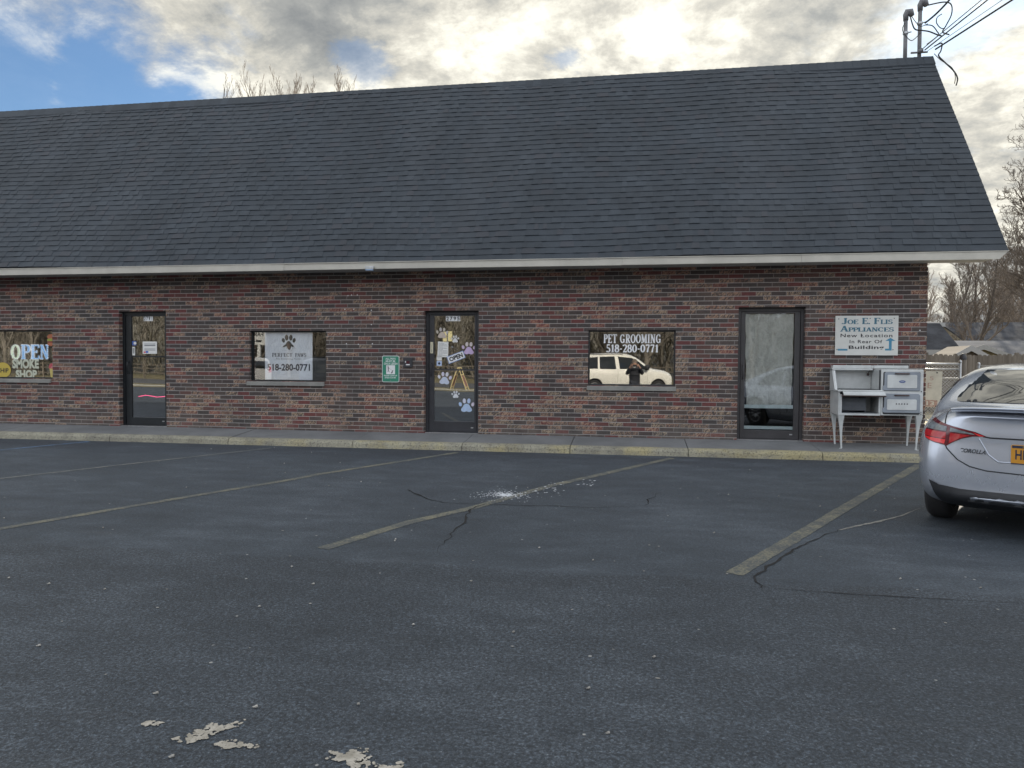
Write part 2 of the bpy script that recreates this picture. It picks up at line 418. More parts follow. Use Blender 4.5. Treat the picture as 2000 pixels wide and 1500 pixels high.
def f_concrete(c1, c2, sc_=3.):
    def f(g, b, out):
        o = g.obj()
        c = g.mix(g.sm(g.noise(o, sc_, 7, .65), .3, .7), c1, c2)
        c = g.mix(g.m('MULTIPLY', g.sm(g.noise(o, 90, 3, .7), .5, .75), .4 if sc_ < 12 else .85), c, tuple(v*.4 for v in c1))
        g.set(b.inputs['Base Color'], c); b.inputs['Roughness'].default_value = .85
        bump(g, b, g.noise(o, 80, 4, .7), .5, .005)
    return f
M_SIDE = material('sidewalk_concrete', f_concrete((.12, .125, .13), (.175, .18, .185), 1.6))
def f_kerb(g, b, out):
    o = g.obj(); x, y, z = g.xyz(o)
    c = g.mix(g.sm(g.noise(o, 2.5, 7, .7), .3, .7), (.20, .19, .155), (.34, .325, .25))
    yel = g.m('MULTIPLY', g.sm(g.noise(g.mul(o, (.6, 1, 1)), 1.9, 6, .65), .42, .62), g.sm(x, -8.5, -5.))
    c = g.mix(g.m('MULTIPLY', yel, .6), c, (.40, .34, .16))
    c = g.mix(g.m('MULTIPLY', g.sm(g.noise(o, 38, 5, .8), .5, .62), .75), c, (.06, .055, .05))
    g.set(b.inputs['Base Color'], c); b.inputs['Roughness'].default_value = .9
    bump(g, b, g.noise(o, 45, 5, .75), .9, .012)
M_KERB = material('kerb_concrete', f_kerb)
M_SILL = material('sill_concrete', f_concrete((.20, .20, .19), (.28, .275, .255), 4.))
M_PATCH = material('bare_concrete', f_concrete((.26, .24, .20), (.46, .43, .38), 14.))
M_FASC = material('fascia_paint', col=(.46, .44, .39), rough=.55, var=.10, scale=2.)
M_SOFF = material('soffit_paint', col=(.42, .41, .38), rough=.7)
M_FRL = material('black_aluminium', col=(.012, .015, .018), rough=.4, var=.2, scale=5)
M_FRM = material('bronze_aluminium', col=(.030, .031, .037), rough=.45, var=.15, scale=5)
M_FRR = material('grey_bronze_aluminium', col=(.045, .043, .046), rough=.45, var=.15, scale=5)
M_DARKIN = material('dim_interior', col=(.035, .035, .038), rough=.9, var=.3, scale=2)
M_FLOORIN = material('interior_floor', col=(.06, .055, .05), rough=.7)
M_WHITE = material('white_paint', col=(.72, .73, .74), rough=.5, var=.05, scale=4)
M_POSTER = material('poster_vinyl', col=(.84, .86, .92), rough=.55, var=.05, scale=3)
M_PAPER = material('paper', col=(.72, .72, .70), rough=.8, var=.04, scale=9)
M_BLACK = material('black_ink', col=(.015, .016, .02), rough=.6)
M_NAVY = material('navy_ink', col=(.015, .022, .05), rough=.6)
M_STEEL = material('galvanised_steel', col=(.42, .43, .44), rough=.42, metal=.8, var=.15, scale=12)
M_PIPE = material('weathered_conduit', col=(.16, .16, .17), rough=.5, metal=.3, var=.2, scale=8)
M_CABLE = material('cable_rubber', col=(.02, .02, .022), rough=.6)
def f_glass(refl, tint, tr):
    def f(g, b, out):
        gl = g.n('ShaderNodeBsdfGlossy'); gl.inputs['Roughness'].default_value = .0; g.set(gl.inputs['Color'], (refl, refl, refl))
        t = g.n('ShaderNodeBsdfTransparent'); g.set(t.inputs['Color'], tint)
        lw = g.n('ShaderNodeLayerWeight'); lw.inputs[0].default_value = .35
        mx = g.n('ShaderNodeMixShader')
        g.set(mx.inputs[0], g.m('ADD', tr, g.m('MULTIPLY', lw.outputs['Fresnel'], .5), clamp=True))
        g.nt.links.new(t.outputs[0], mx.inputs[1]); g.nt.links.new(gl.outputs[0], mx.inputs[2])
        bp = g.n('ShaderNodeBump'); bp.inputs['Strength'].default_value = .04; bp.inputs['Distance'].default_value = .02
        g.set(bp.inputs['Height'], g.noise(g.obj(), 1.3, 1)); g.set(gl.inputs['Normal'], bp.outputs[0])
        g.nt.links.new(mx.outputs[0], out.inputs[0]); g.nt.nodes.remove(b)
    return f
M_GLASS = material('tinted_window_glass', f_glass(.98, (.96, .97, .98), .19))
M_GLASSP = material('poster_window_glass', f_glass(.98, (.97, .98, .98), .08))
M_GLASS2 = material('dark_door_glass', f_glass(.98, (.80, .83, .85), .25))
M_GLASS3 = material('clear_door_glass', f_glass(.9, (.94, .96, .97), .05))

# ------------------------------------------------------------------ ground
def sheet(name, pts, z, mat, nx=1, **props):
    mb = MB(); mb.add([(x, y, z) for x, y in pts], [tuple(range(len(pts)))]); o = mb.build(name, mat, **props); return struct(o)
def f_earth(g, b, out):
    o = g.obj()
    c = g.ramp(g.noise(o, .5, 8, .65), [(.32, (.10, .095, .05)), (.5, (.19, .16, .085)), (.66, (.30, .26, .17))])
    c = g.mix(g.sm(g.noise(o, 30, 4, .7), .5, .7), c, (.10, .09, .045))
    g.set(b.inputs['Base Color'], c); b.inputs['Roughness'].default_value = .95
    bump(g, b, g.noise(o, 40, 4, .7), 1., .03)
M_EARTH = material('winter_lawn', f_earth)
sheet('ground', [(-900, -900), (900, -900), (900, 900), (-900, 900)], -.008, M_EARTH)
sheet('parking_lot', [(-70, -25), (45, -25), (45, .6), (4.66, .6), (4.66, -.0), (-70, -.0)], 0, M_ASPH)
M_GRAV = material('pale_gravel', f_concrete((.34, .30, .20), (.52, .46, .33), 2.))
sheet('gravel_yard', [(4.66, .6), (30, .6), (30, 11), (4.66, 11)], -.003, M_GRAV)
M_ROAD = material('road_asphalt', col=(.07, .07, .073), rough=.8, var=.2, scale=2)
sheet('road', [(-300, -42), (300, -42), (300, -31), (-300, -31)], -.004, M_ROAD)
sheet('verge_path', [(-300, -28.6), (300, -28.6), (300, -26.8), (-300, -26.8)], -.004, material('path_concrete', f_concrete((.38, .36, .30), (.5, .47, .4))))

joints = [-22, -19.5, -17, -14.4, -11.8, -9.35, -7.02, -4.72, -2.8, -1.0, .87, 2.88, 4.9, 6.9]
sw = MB(); kb = MB(); rnd = random.Random(5)
for a, c in zip(joints[:-1], joints[1:]):
    g_ = .006; j = rnd.uniform(-.003, .003)
    sw.prism([(0, -.2), (0, .19+j), (-.755, .122+j), (-.755, -.2)][::-1], a+g_, c-g_, 'x')
    # rounded kerb nose, its face battered and uneven
    n = 10
    for i in range(n):
        p, q = a+g_+(c-a-2*g_)*i/n, a+g_+(c-a-2*g_)*(i+1)/n
        kb.prism([(-.76, -.2), (-.76, .121+j), (-.84, .119+j), (-.885, .104+j), (-.91, .07+j), (-.925, 0), (-.925, -.2)][::-1], p, q, 'x')
struct(sw.build('sidewalk', M_SIDE)); struct(kb.build('kerb', M_KERB))

def strip(name, pts, w, z, mat, wob=0., seed=1, taper=False):
    r = random.Random(seed); P = []
    for (a, b_) in zip(pts[:-1], pts[1:]):
        n = max(1, int(math.hypot(b_[0]-a[0], b_[1]-a[1])/.07))
        P += [(a[0]+(b_[0]-a[0])*i/n, a[1]+(b_[1]-a[1])*i/n) for i in range(n)]
    P.append(pts[-1]); A = []; B = []
    for i, p in enumerate(P):
        q = P[min(i+1, len(P)-1)]; o = P[max(i-1, 0)]; d = Vector((q[0]-o[0], q[1]-o[1])).normalized(); n = Vector((-d.y, d.x))
        ww = w*(.5 if not taper else .5*max(.12, math.sin(math.pi*min(1, (i+1)/len(P))**.6)))
        if wob: p = (p[0]+r.uniform(-wob, wob), p[1]+r.uniform(-wob, wob)); ww *= r.uniform(.4, 1.3)
        else: ww += r.uniform(-.004, .004)
        A.append((p[0]+n.x*ww, p[1]+n.y*ww, z)); B.append((p[0]-n.x*ww, p[1]-n.y*ww, z))
    n = len(A); mb = MB(); mb.add(A+B, [(i, i+n, i+n+1, i+1) for i in range(n-1)])
    return struct(mb.build(name, mat))
Z1 = .003
strip('parking_line', [(.70, -7.46), (2.45, -4.25), (4.16, -1.17)], .125, Z1, M_YEL, seed=1)
strip('parking_line', [(-2.363, -7.348), (-1.991, -6.31), (-1.569, -5.556), (-1.288, -4.87), (-0.931, -4.048), (-0.488, -3.229), (0.603, -1.164)], .115, Z1, M_YEL, seed=2)
strip('parking_line', [(-5.55, -7.75), (-5.35, -7.24), (-4.611, -5.389), (-4.296, -4.631), (-4.116, -4.2), (-3.998, -3.789), (-3.464, -2.632), (-2.811, -1.186)], .105, Z1, M_YEL, seed=3)
strip('parking_line', [(-9.6, -8.2), (-7.64, -4.94), (-6.03, -1.25)], .09, Z1, M_YEL2, seed=4)
strip('parking_line', [(-12.3, -6.0), (-10.1, -2.45), (-9.66, -1.05)], .09, Z1, M_BLUE, seed=5)
M_CRK = material('crack_shadow', col=(.012, .012, .013), rough=1.)
def crack(pts, w, seed, wob=.018): return strip('pavement_crack', pts, w, .0045, M_CRK, wob, seed, True)
crack([(-1.485, -5.35), (-1.568, -5.582), (-1.54, -5.949), (-1.508, -6.171), (-1.508, -6.426), (-1.522, -6.626), (-1.48, -6.84), (-1.486, -7.014), (-1.476, -7.176), (-1.451, -7.296)], .024, 11)
crack([(-2.52, -4.697), (-2.258, -5.067), (-2.069, -5.269), (-1.911, -5.38), (-1.485, -5.35)], .030, 16)
crack([(-1.485, -5.35), (-1.208, -5.35), (-0.791, -5.32), (-0.326, -5.307), (0.031, -5.182), (0.144, -5.105)], .016, 12)
crack([(0.144, -5.105), (0.172, -4.757), (0.253, -4.557), (0.295, -4.29)], .014, 14)
crack([(0.838, -7.76), (0.833, -7.615), (0.842, -7.495), (0.885, -7.401), (0.966, -7.231), (1.102, -6.954), (1.221, -6.75), (1.344, -6.55), (1.544, -6.215), (1.756, -5.946), (1.966, -5.722)], .022, 13)
crack([(0.907, -7.747), (1.336, -7.772), (1.652, -7.774), (2.361, -7.779), (3.2, -7.8)], .009, 15, .006)
M_SEAL = material('pale_sealed_crack', col=(.20, .195, .18), rough=.85, var=.3, scale=30)
strip('sealed_crack', [(1.803, -5.897), (1.966, -5.722), (2.289, -5.421), (2.564, -5.134), (2.895, -4.689)], .035, .0035, M_SEAL, .004, 21, True)
# bare patches where the top coat has broken away
def patch(seed, cx, cy, rx, ry, ang):
    r = random.Random(seed); mb = MB(); k = 0
    for i in range(int(230*rx*ry/.02)):
        a = r.uniform(0, 6.28); d = r.random()**.6
        x = cx+math.cos(a)*d*rx; y = cy+math.sin(a)*d*ry*(.6+.4*math.sin(3*a+seed))+ang*(x-cx)
        s = r.uniform(.006, .020)*(1.35-d)
        n = r.randint(6, 9); k += 1
        mb.add([(x+math.cos(6.283*j/n)*s*r.uniform(.6, 1.3), y+math.sin(6.283*j/n)*s*r.uniform(.6, 1.3), .004+.00002*(k % 60)) for j in range(n)], [tuple(range(n))])
    return struct(mb.build('bare_patch', M_PATCH))
patch(1, -1.60, -10.04, .085, .10, .8); patch(2, -1.46, -10.13, .10, .04, .1); patch(6, -1.66, -10.12, .07, .035, .1)
patch(3, -1.88, -10.04, .055, .028, .3); patch(4, -1.00, -10.14, .10, .085, -.2); patch(5, -.84, -10.18, .06, .06, 0); patch(7, -1.0, -10.30, .12, .08, 0)
M_FLAKE = material('salt_white', col=(.55, .58, .62), rough=.9)
r = random.Random(3); mb = MB()
for i in range(420):
    d = abs(r.gauss(0, .17)); a = r.uniform(0, 6.28); x = -1.38+math.cos(a)*d*1.15; y = -4.80+math.sin(a)*d*1.1; s = r.uniform(.004, .012) if d > .1 else r.uniform(.006, .02)
    if r.random() < .2: q = r.random(); x += q*.9; y += q*1.1+r.uniform(-.25, .2)
    mb.add([(x+math.cos(1.26*j)*s*r.uniform(.5, 1.4), y+math.sin(1.26*j)*s*r.uniform(.5, 1.4), .005+.00003*(i % 50)) for j in range(5)], [(0, 1, 2, 3, 4)])
o = mb.build('debris', M_FLAKE); o['kind'] = 'stuff'; o['label'] = 'scattered white flakes beside the yellow line on the asphalt'
r = random.Random(9); mb = MB()
for i in range(160):
    x = r.uniform(-7, 4); y = r.uniform(-10.4, -1.2); s = r.uniform(.003, .013); el = r.uniform(.4, 1)
    mb.add([(x+math.cos(1.05*j)*s*r.uniform(.5, 1.4), y+math.sin(1.05*j)*s*el, .006) for j in range(6)], [tuple(range(6))])
    if i % 3 == 0: mb.tube([(x, y, .006), (x+.01, y+.004, .009)], .006, 4)
o = mb.build('gravel', material('pale_pebbles', col=(.30, .29, .27), rough=.9, var=.5, scale=5)); o['kind'] = 'stuff'; o['label'] = 'loose pale grit scattered over the parking lot'

# ------------------------------------------------------------------ building
B = thing('brick_building', 'long single-storey brick shop building under a huge dark shingle roof', 'building')
X0, X1, H = -19., 4.64, 3.12
openings = [(-9.86, -8.85, .19, 2.42, 'd'), (-3.72, -2.72, .19, 2.395, 'd'), (1.73, 2.80, .19, 2.42, 'd'),
            (-13.9, -11.33, 1.10, 2.06, 'w'), (-7.124, -5.595, 1.10, 2.04, 'w'), (-.777, .706, 1.085, 2.04, 'w')]
mb = MB()
xs = sorted({X0, X1, *[o[0] for o in openings], *[o[1] for o in openings]}); zs = sorted({-.1, H, *[o[2] for o in openings], *[o[3] for o in openings]})
for a, c in zip(xs[:-1], xs[1:]):
    for e, f_ in zip(zs[:-1], zs[1:]):
        cx, cz = (a+c)/2, (e+f_)/2
        if any(o[0] < cx < o[1] and o[2] < cz < o[3] for o in openings): continue
        mb.quad((a, 0, e), (c, 0, e), (c, 0, f_), (a, 0, f_))
        mb.quad((a, .24, e), (a, .24, f_), (c, .24, f_), (c, .24, e))
for a, c, e, f_, k in openings:
    D = .24
    mb.quad((a, 0, e), (a, 0, f_), (a, D, f_), (a, D, e)); mb.quad((c, 0, e), (c, D, e), (c, D, f_), (c, 0, f_))
    mb.quad((a, 0, f_), (c, 0, f_), (c, D, f_), (a, D, f_)); mb.quad((a, 0, e), (a, D, e), (c, D, e), (c, 0, e))
mb.quad((X0, 0, -.1), (X0, 0, H), (X0, 9, H), (X0, 9, -.1)); mb.quad((X1, 0, -.1), (X1, 9, -.1), (X1, 9, H), (X1, 0, H))
mb.quad((X0, 9, -.1), (X0, 9, H), (X1, 9, H), (X1, 9, -.1))
# courses showing as teeth on the corner
k = math.ceil(.2/.0743)
while (k+1)*.0743 < H:
    mb.box(X1-.004, X1+.014, -.004, .22, k*.0743+.012, (k+1)*.0743-.001); k += 1
mb.build('wall', M_BRICK, B)
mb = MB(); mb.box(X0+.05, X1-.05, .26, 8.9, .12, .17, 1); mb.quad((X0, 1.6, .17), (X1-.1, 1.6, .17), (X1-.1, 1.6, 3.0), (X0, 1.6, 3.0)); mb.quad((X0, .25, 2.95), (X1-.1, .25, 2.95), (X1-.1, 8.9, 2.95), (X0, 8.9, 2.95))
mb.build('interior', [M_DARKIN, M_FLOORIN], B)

# roof: real overlapping shingle courses with raised random tabs
EY, EZ, RY, RZ, RX = -.52, 3.205, 2.5, 7.34, 5.58
sl = Vector((0, RY-EY, RZ-EZ)); SL = sl.length; sl.normalize(); nr = Vector((0, -sl.z, sl.y))
def RP(x, s, h): 
    w = .009*math.sin(x*.9+s*1.3)+.006*math.sin(x*2.1-s*.7)+.013*math.sin(x*.35+s*.5)
    p = Vector((x, EY, EZ))+sl*(s+w*.7)+nr*(h+w); return (p.x, p.y, p.z)
mb = MB(); r = random.Random(7); e = .1425; nc = int(SL/e)
for i in range(nc+1):
    s0, s1 = i*e, min((i+1)*e+.01, SL)
    n = 48; xsr = [X0-.4+(RX-X0+.4)*j/n for j in range(n+1)]
    jit = [r.uniform(-.002, .002) for _ in xsr]
    for j in range(n):
        a, c = xsr[j], xsr[j+1]
        mb.quad(RP(a, s0+jit[j], .014), RP(c, s0+jit[j+1], .014), RP(c, s1, .004), RP(a, s1, .004), 0)
        mb.quad(RP(a, s0+jit[j], -.004), RP(c, s0+jit[j+1], -.004), RP(c, s0+jit[j+1], .014), RP(a, s0+jit[j], .014), 2)
    x = X0-.3+r.uniform(0, .3)
    while x < RX-.25:
        w = r.choice((.08, .11, .14, .17, .2, .24)); c = r.choice((0, 0, 1, 1, 2, 3))
        x2 = min(x+w, RX-.005); t = .006; d = r.uniform(-.003, .003)
        A, Bq, Cq, Dq = RP(x, s0+d, .014+t), RP(x2, s0+d, .014+t), RP(x2-.012, s1-.012, .006+t*.5), RP(x+.012, s1-.012, .006+t*.5)
        mb.quad(A, Bq, Cq, Dq, c)
        mb.quad(RP(x, s0+d, .012), RP(x2, s0+d, .012), Bq, A, 2)
        mb.quad(RP(x, s0+d, .012), A, Dq, RP(x+.012, s1-.012, .004), 2); mb.quad(RP(x2, s0+d, .012), RP(x2-.012, s1-.012, .004), Cq, Bq, 2)
        x = x2+r.choice((.07, .10, .13, .16, .22, .3))
    mb.quad(RP(RX, s0, -.03), RP(RX, s1, -.03), RP(RX, s1, .005), RP(RX, s0, .014), 2)
# deck underside, rear slope
def Q(x, y, z): return (x, y, z)
mb.quad(Q(X0-.4, EY, EZ-.02), Q(X0-.4, RY, RZ-.03), Q(RX, RY, RZ-.03), Q(RX, EY, EZ-.02), 2)
mb.quad(Q(X0-.4, RY, RZ), Q(RX, RY, RZ), Q(RX, 9.6, EZ), Q(X0-.4, 9.6, EZ), 0)
mb.quad(Q(X0-.4, RY, RZ-.04), Q(X0-.4, 9.6, EZ-.04), Q(RX, 9.6, EZ-.04), Q(RX, RY, RZ-.04), 2)
roof = mb.build('roof', M_SHIN, B)
mb = MB(); x = X0-.4; r = random.Random(2)
while x < RX:   # cap shingles lapped along the ridge
    c = r.choice((0, 1, 2)); x2 = min(x+.16, RX+.004)
    for s_, dy in ((-1, -.125), (1, .14)):
        za = RZ+.035; zb = RZ+.02-abs(dy)*(1.36 if s_ < 0 else .58)
        mb.quad((x, RY, za+.006), (x2, RY, za), (x2, RY+dy, zb), (x, RY+dy, zb+.006), c)
        mb.quad((x, RY+dy, zb-.02), (x2, RY+dy, zb-.02), (x2, RY+dy, zb), (x, RY+dy, zb+.006), 2)
    x = x2
mb.build('ridge_cap', M_SHIN[:3], roof)
# gable triangle above the brick end walls
for gx in (X0+.02, X1-.02):
    mb = MB(); mb.add([(gx, 0, H), (gx, 9, H), (gx, 9, 3.45), (gx, RY, RZ-.08), (gx, 0, 3.8)], [(0, 1, 2, 3, 4)]); mb.build('gable', M_SOFF, B)
mb = MB(); r = random.Random(4); fx = [X0-.4, -13.2, -9.66, -6.15, -3.1, -.2, 2.6, 5.45]
for a, c in zip(fx[:-1], fx[1:]):
    d = r.uniform(-.004, .004); e_ = r.uniform(-.006, .006)
    last = c > 5
    pts = [(a+.001, 3.085+d), (c-.001, 3.085+e_), (c-.001+(.12 if last else 0), 3.205+e_*.5), (a+.001, 3.205+d*.5)]
    mb.prism(pts, EY-.022+d, EY+.0, 'y')
    mb.prism([(a+.001, 3.197+d*.5), (c-.001+(.12 if last else 0), 3.197+e_*.5), (c-.001+(.13 if last else 0), 3.209+e_*.5), (a+.001, 3.209+d*.5)], EY-.034, EY-.023+d, 'y')
mb.build('fascia', M_FASC, B)
mb = MB(); mb.box(X0-.4, RX-.14, EY+.002, -.002, 3.105, 3.118)
mb.build('soffit', M_SOFF, B)

def frame_boxes(mb, x0, x1, z0, z1, w, ya, yb, wb=None, wt=None):
    wb = w if wb is None else wb; wt = w if wt is None else wt
    mb.box(x0, x0+w, ya, yb, z0, z1); mb.box(x1-w, x1, ya, yb, z0, z1)
    mb.box(x0+w, x1-w, ya, yb, z0, z0+wb); mb.box(x0+w, x1-w, ya, yb, z1-wt, z1)

def window(x0, x1, z0, z1, mat, glass, sx0, sx1):
    mb = MB(); frame_boxes(mb, x0+.002, x1-.002, z0+.002, z1-.002, .022, .07, .13)
    w = mb.build('window', mat, B)
    mb = MB(); mb.box(x0+.02, x1-.02, .096, .102, z0+.02, z1-.02); mb.build('pane', glass, w)
    mb = MB(); mb.prism([(-.035, z0-.085), (.07, z0-.085), (.07, z0+.001), (-.035, z0-.014)], sx0, sx1, 'x'); mb.build('sill', M_SILL, w, bevel=.004)
window(-13.9, -11.33, 1.10, 2.06, M_FRL, M_GLASS, -13.95, -11.36)
window(-7.124, -5.595, 1.10, 2.04, M_FRL, M_GLASSP, -7.17, -5.625)
window(-.777, .706, 1.085, 2.04, M_FRM, M_GLASS, -.79, .72)

def door(x0, x1, z1, mat, glass, gx0, gx1, gz0, gz1, leafx0, leafx1, push_z, handle_left, ml, label=None):
    mb = MB(); z0 = .192
    frame_boxes(mb, x0+.002, x1-.002, z0, z1-.002, .05, .10, .21, wb=.02, wt=.06)
    f = mb.build('door_frame', mat, B, bevel=.002)
    mb = MB()
    mb.box(leafx0, gx0, .115, .16, z0+.025, z1-.065); mb.box(gx1, leafx1, .115, .16, z0+.025, z1-.065)
    mb.box(gx0, gx1, .115, .16, z0+.025, gz0); mb.box(gx0, gx1, .115, .16, gz1, z1-.065)
    d = mb.build('door', mat, B, bevel=.002)
    if label: d['label'] = label
    mb = MB(); mb.box(gx0, gx1, .134, .140, gz0, gz1); mb.build('pane', glass, d)
    mb = MB()
    if push_z: mb.box(gx0+.001, gx1-.001, .118, .132, push_z-.014, push_z+.014); mb.build('push_bar', mat, d)
    hx = (gx0+leafx0)/2 if handle_left else (gx1+leafx1)/2
    mb = MB(); mb.lathe([(0, -.035), (.014, -.033), (.016, -.004), (.02, 0)], (hx, .115, 1.15), (0, -1, 0), 14); mb.build('lock_cylinder', M_STEEL, d)
    mb = MB(); mb.tube([(hx, .115, 1.22), (hx, .07, 1.235), (hx, .065, 1.36), (hx, .07, 1.44), (hx, .115, 1.455)], .009, 8); mb.build('handle', ml, d)
    mb = MB(); mb.box(x0+.01, x1-.01, .02, .22, .1905, .2); mb.build('threshold', M_STEEL, B)
    mb = MB(); mb.box(gx1-.06, gx1-.015, .110, .1145, z0+.09, z0+.11); mb.build('maker_plate', M_STEEL, d)
door(-9.86, -8.85, 2.42, M_FRL, M_GLASS2, -9.68, -8.96, .36, 2.33, -9.80, -8.91, 1.55, True, M_FRL)
door(-3.72, -2.72, 2.395, M_FRM, M_GLASS2, -3.57, -2.82, .40, 2.31, -3.66, -2.78, 1.335, True, M_FRM, 'grey framed glass door with pastel paw stickers')
door(1.73, 2.80, 2.42, M_FRR, M_GLASS3, 1.86, 2.655, .355, 2.325, 1.79, 2.74, None, True, M_FRR, 'wide grey framed glass door papered from inside')

# ------------------------------------------------------------------ things on the facade
def decal_paw(cx, cz, w, rot, cols, label, y=.132, seed=0):
    t = thing('paw_sticker', label, 'sticker', (cx, y, cz), 0, 'paw stickers on the glass door')
    def mk(c): return material('sticker_vinyl', col=c, rough=.6, var=.08, scale=20)
    ms = [mk(c) for c in cols]; c_, s_ = math.cos(rot), math.sin(rot)
    pad = []
    for i in range(36):
        a = 2*math.pi*i/36; rr = .30*(1+.16*math.cos(3*(a-math.pi/2))-.05*math.cos(2*a))
        x, z = rr*math.cos(a)*1.12, rr*math.sin(a)*.82-.17
        if a > math.pi and abs(x) < .15: z += .045*(1-abs(x)/.15)
        pad.append(((x*c_-z*s_)*w, (x*s_+z*c_)*w))
    mb = MB(); mb.prism(pad, -.0012, 0); mb.build('pad', ms[0], t)
    for k, (tx, tz, rx, rz, a) in enumerate(((-.40, .09, .095, .135, .35), (-.145, .30, .105, .155, .08), (.145, .30, .105, .155, -.08), (.40, .09, .095, .135, -.35))):
        mb = MB(); mb.ellipse((tx*c_-tz*s_)*w, (tx*s_+tz*c_)*w, rx*w, rz*w, rot+a, -.0012, 0); mb.build('toe', ms[1+k % (len(ms)-1)], t)
    return t
PG, PB = (.50, .56, .66), (.40, .52, .72)
decal_paw(-3.425, 1.995, .225, -.06, [(.52, .44, .38), (.50, .46, .40), (.48, .45, .44)], 'large beige paw sticker near the top left of the glass door')
decal_paw(-3.184, 1.888, .150, .03, [(.66, .66, .66), (.64, .64, .64)], 'small white paw sticker right of the taped notice')
decal_paw(-2.928, 1.718, .262, -.02, [(.52, .40, .62), (.54, .44, .60), (.56, .50, .50), (.56, .50, .50), (.54, .42, .60)], 'large lilac paw sticker beside the tilted OPEN sign')
decal_paw(-3.375, 1.175, .262, -.08, [(.50, .55, .68), (.62, .62, .68), (.56, .54, .66)], 'large pale blue-grey paw sticker just below the push bar')
decal_paw(-3.170, .885, .150, .05, [(.60, .62, .66), (.56, .58, .62)], 'small pale grey paw sticker below the middle of the glass door')
decal_paw(-2.965, .688, .290, .0, [PB, (.38, .50, .74), (.56, .58, .70), (.42, .52, .74), (.60, .55, .66)], 'large blue paw sticker low on the glass door')

def plate(name, label, cat, x0, x1, z0, z1, y, mat, thick=.002, rot=0., group=None, bevel=0):
    t = thing(name, label, cat, ((x0+x1)/2, y, (z0+z1)/2), 0, group); t.rotation_euler = (0, -rot, 0)
    w, h = (x1-x0)/2, (z1-z0)/2
    mb = MB(); mb.box(-w, w, -thick, 0, -h, h); mb.build('panel', mat, t, bevel=bevel)
    return t, w, h
# house numbers: black figures on small white tiles
def number(txt, x0, x1, z0, z1, y, label):
    t, w, h = plate('house_number', label, 'house number', x0, x1, z0, z1, y, M_WHITE)
    n = len(txt)
    for i, ch in enumerate(txt):
        a = -w+2*w*(i+.16)/n; b_ = -w+2*w*(i+.86)/n
        if ch == '1': a += .012; b_ -= .018
        text_obj('digit', ch, a, b_, -h*.74, h*.74, -.0035, M_BLACK, t, bold=.025)
number('2791', -9.419, -9.222, 2.238, 2.339, .130, 'house number 2791 on white tiles above the left door glass')
number('2795', -3.356, -3.090, 2.214, 2.308, .130, 'house number 2795 on white tiles at the top of the middle door')

def paper_lines(t, w, h, rows, mat=M_BLACK, seed=1, y=-.003):
    r = random.Random(seed); mb = MB()
    for i in range(rows):
        z = h*.8-2*h*.8*i/max(1, rows-1); a = -w*.8
        while a < w*.7:
            l = r.uniform(.15, .5)*w; mb.box(a, min(a+l, w*.82), y, y+.0006, z-h*.035, z+h*.015); a += l+.06*w
            if r.random() < .15: break
    mb.build('print', mat, t)
M_GREYINK = material('grey_print', col=(.25, .26, .28), rough=.8)
t, w, h = plate('paper_notice', 'white printed notice taped inside the left door glass', 'notice', -9.446, -9.139, 1.602, 1.841, .130, M_PAPER)
mb = MB(); 
for z in (.55, .35, .28, -.25, -.45): mb.box(-w*.75, w*.8, -.003, -.0024, z*h, z*h+.012)
mb.build('print', M_GREYINK, t); mb = MB(); mb.box(-w*.85, -w*.6, -.0032, -.0024, -h*.85, -h*.62, 0); mb.box(-w*.58, -w*.2, -.0032, -.0024, -h*.85, -h*.55, 1)
mb.build('logo', [material('red_ink', col=(.6, .06, .08)), material('blue_ink', col=(.05, .12, .45))], t)
t, w, h = plate('hours_sticker', 'small blue and white sticker at the left edge of the left door glass', 'sticker', -9.676, -9.585, 1.765, 1.85, .130, material('blue_vinyl', col=(.06, .12, .38)))
mb = MB(); mb.ellipse(.02, 0, .03, .028, 0, -.0035, -.0025); mb.build('emblem', M_PAPER, t)
t, w, h = plate('label_sticker', 'narrow white barcode sticker below the blue sticker on the left door', 'sticker', -9.672, -9.612, 1.57, 1.735, .130, M_PAPER)
mb = MB()
for k in range(4): mb.box(-.018+k*.010, -.013+k*.010, -.003, -.0024, -.045, .06)
mb.build('print', M_BLACK, t)
t, w, h = plate('paper_notice', 'creased white notice taped below the beige paw on the middle door', 'notice', -3.507, -3.312, 1.565, 1.842, .1325, M_PAPER, rot=-.04)
paper_lines(t, w, h, 11, M_GREYINK, 3)
t, w, h = plate('card_sticker', 'small white card above the blue card on the middle door', 'sticker', -3.525, -3.43, 1.503, 1.577, .1325, M_PAPER)
paper_lines(t, w, h, 4, M_GREYINK, 5)
t, w, h = plate('card_sticker', 'small pale blue card under the white card on the middle door', 'sticker', -3.525, -3.43, 1.405, 1.493, .1325, material('pale_blue_card', col=(.45, .55, .75)))
mb = MB(); mb.ellipse(0, 0, .022, .022, 0, -.003, -.0022); mb.build('emblem', M_NAVY, t)
t, w, h = plate('push_label', 'narrow cream push label on the left stile of the middle door', 'sticker', -3.640, -3.588, 1.632, 1.836, .114, material('cream_vinyl', col=(.62, .58, .42)))
mb = MB(); mb.box(-.006, .006, -.003, -.0022, -.085, -.03); mb.box(-.012, .012, -.003, -.0022, .03, .034); mb.box(-.008, -.004, -.003, -.0022, -.02, .08); mb.build('print', M_GREYINK, t)
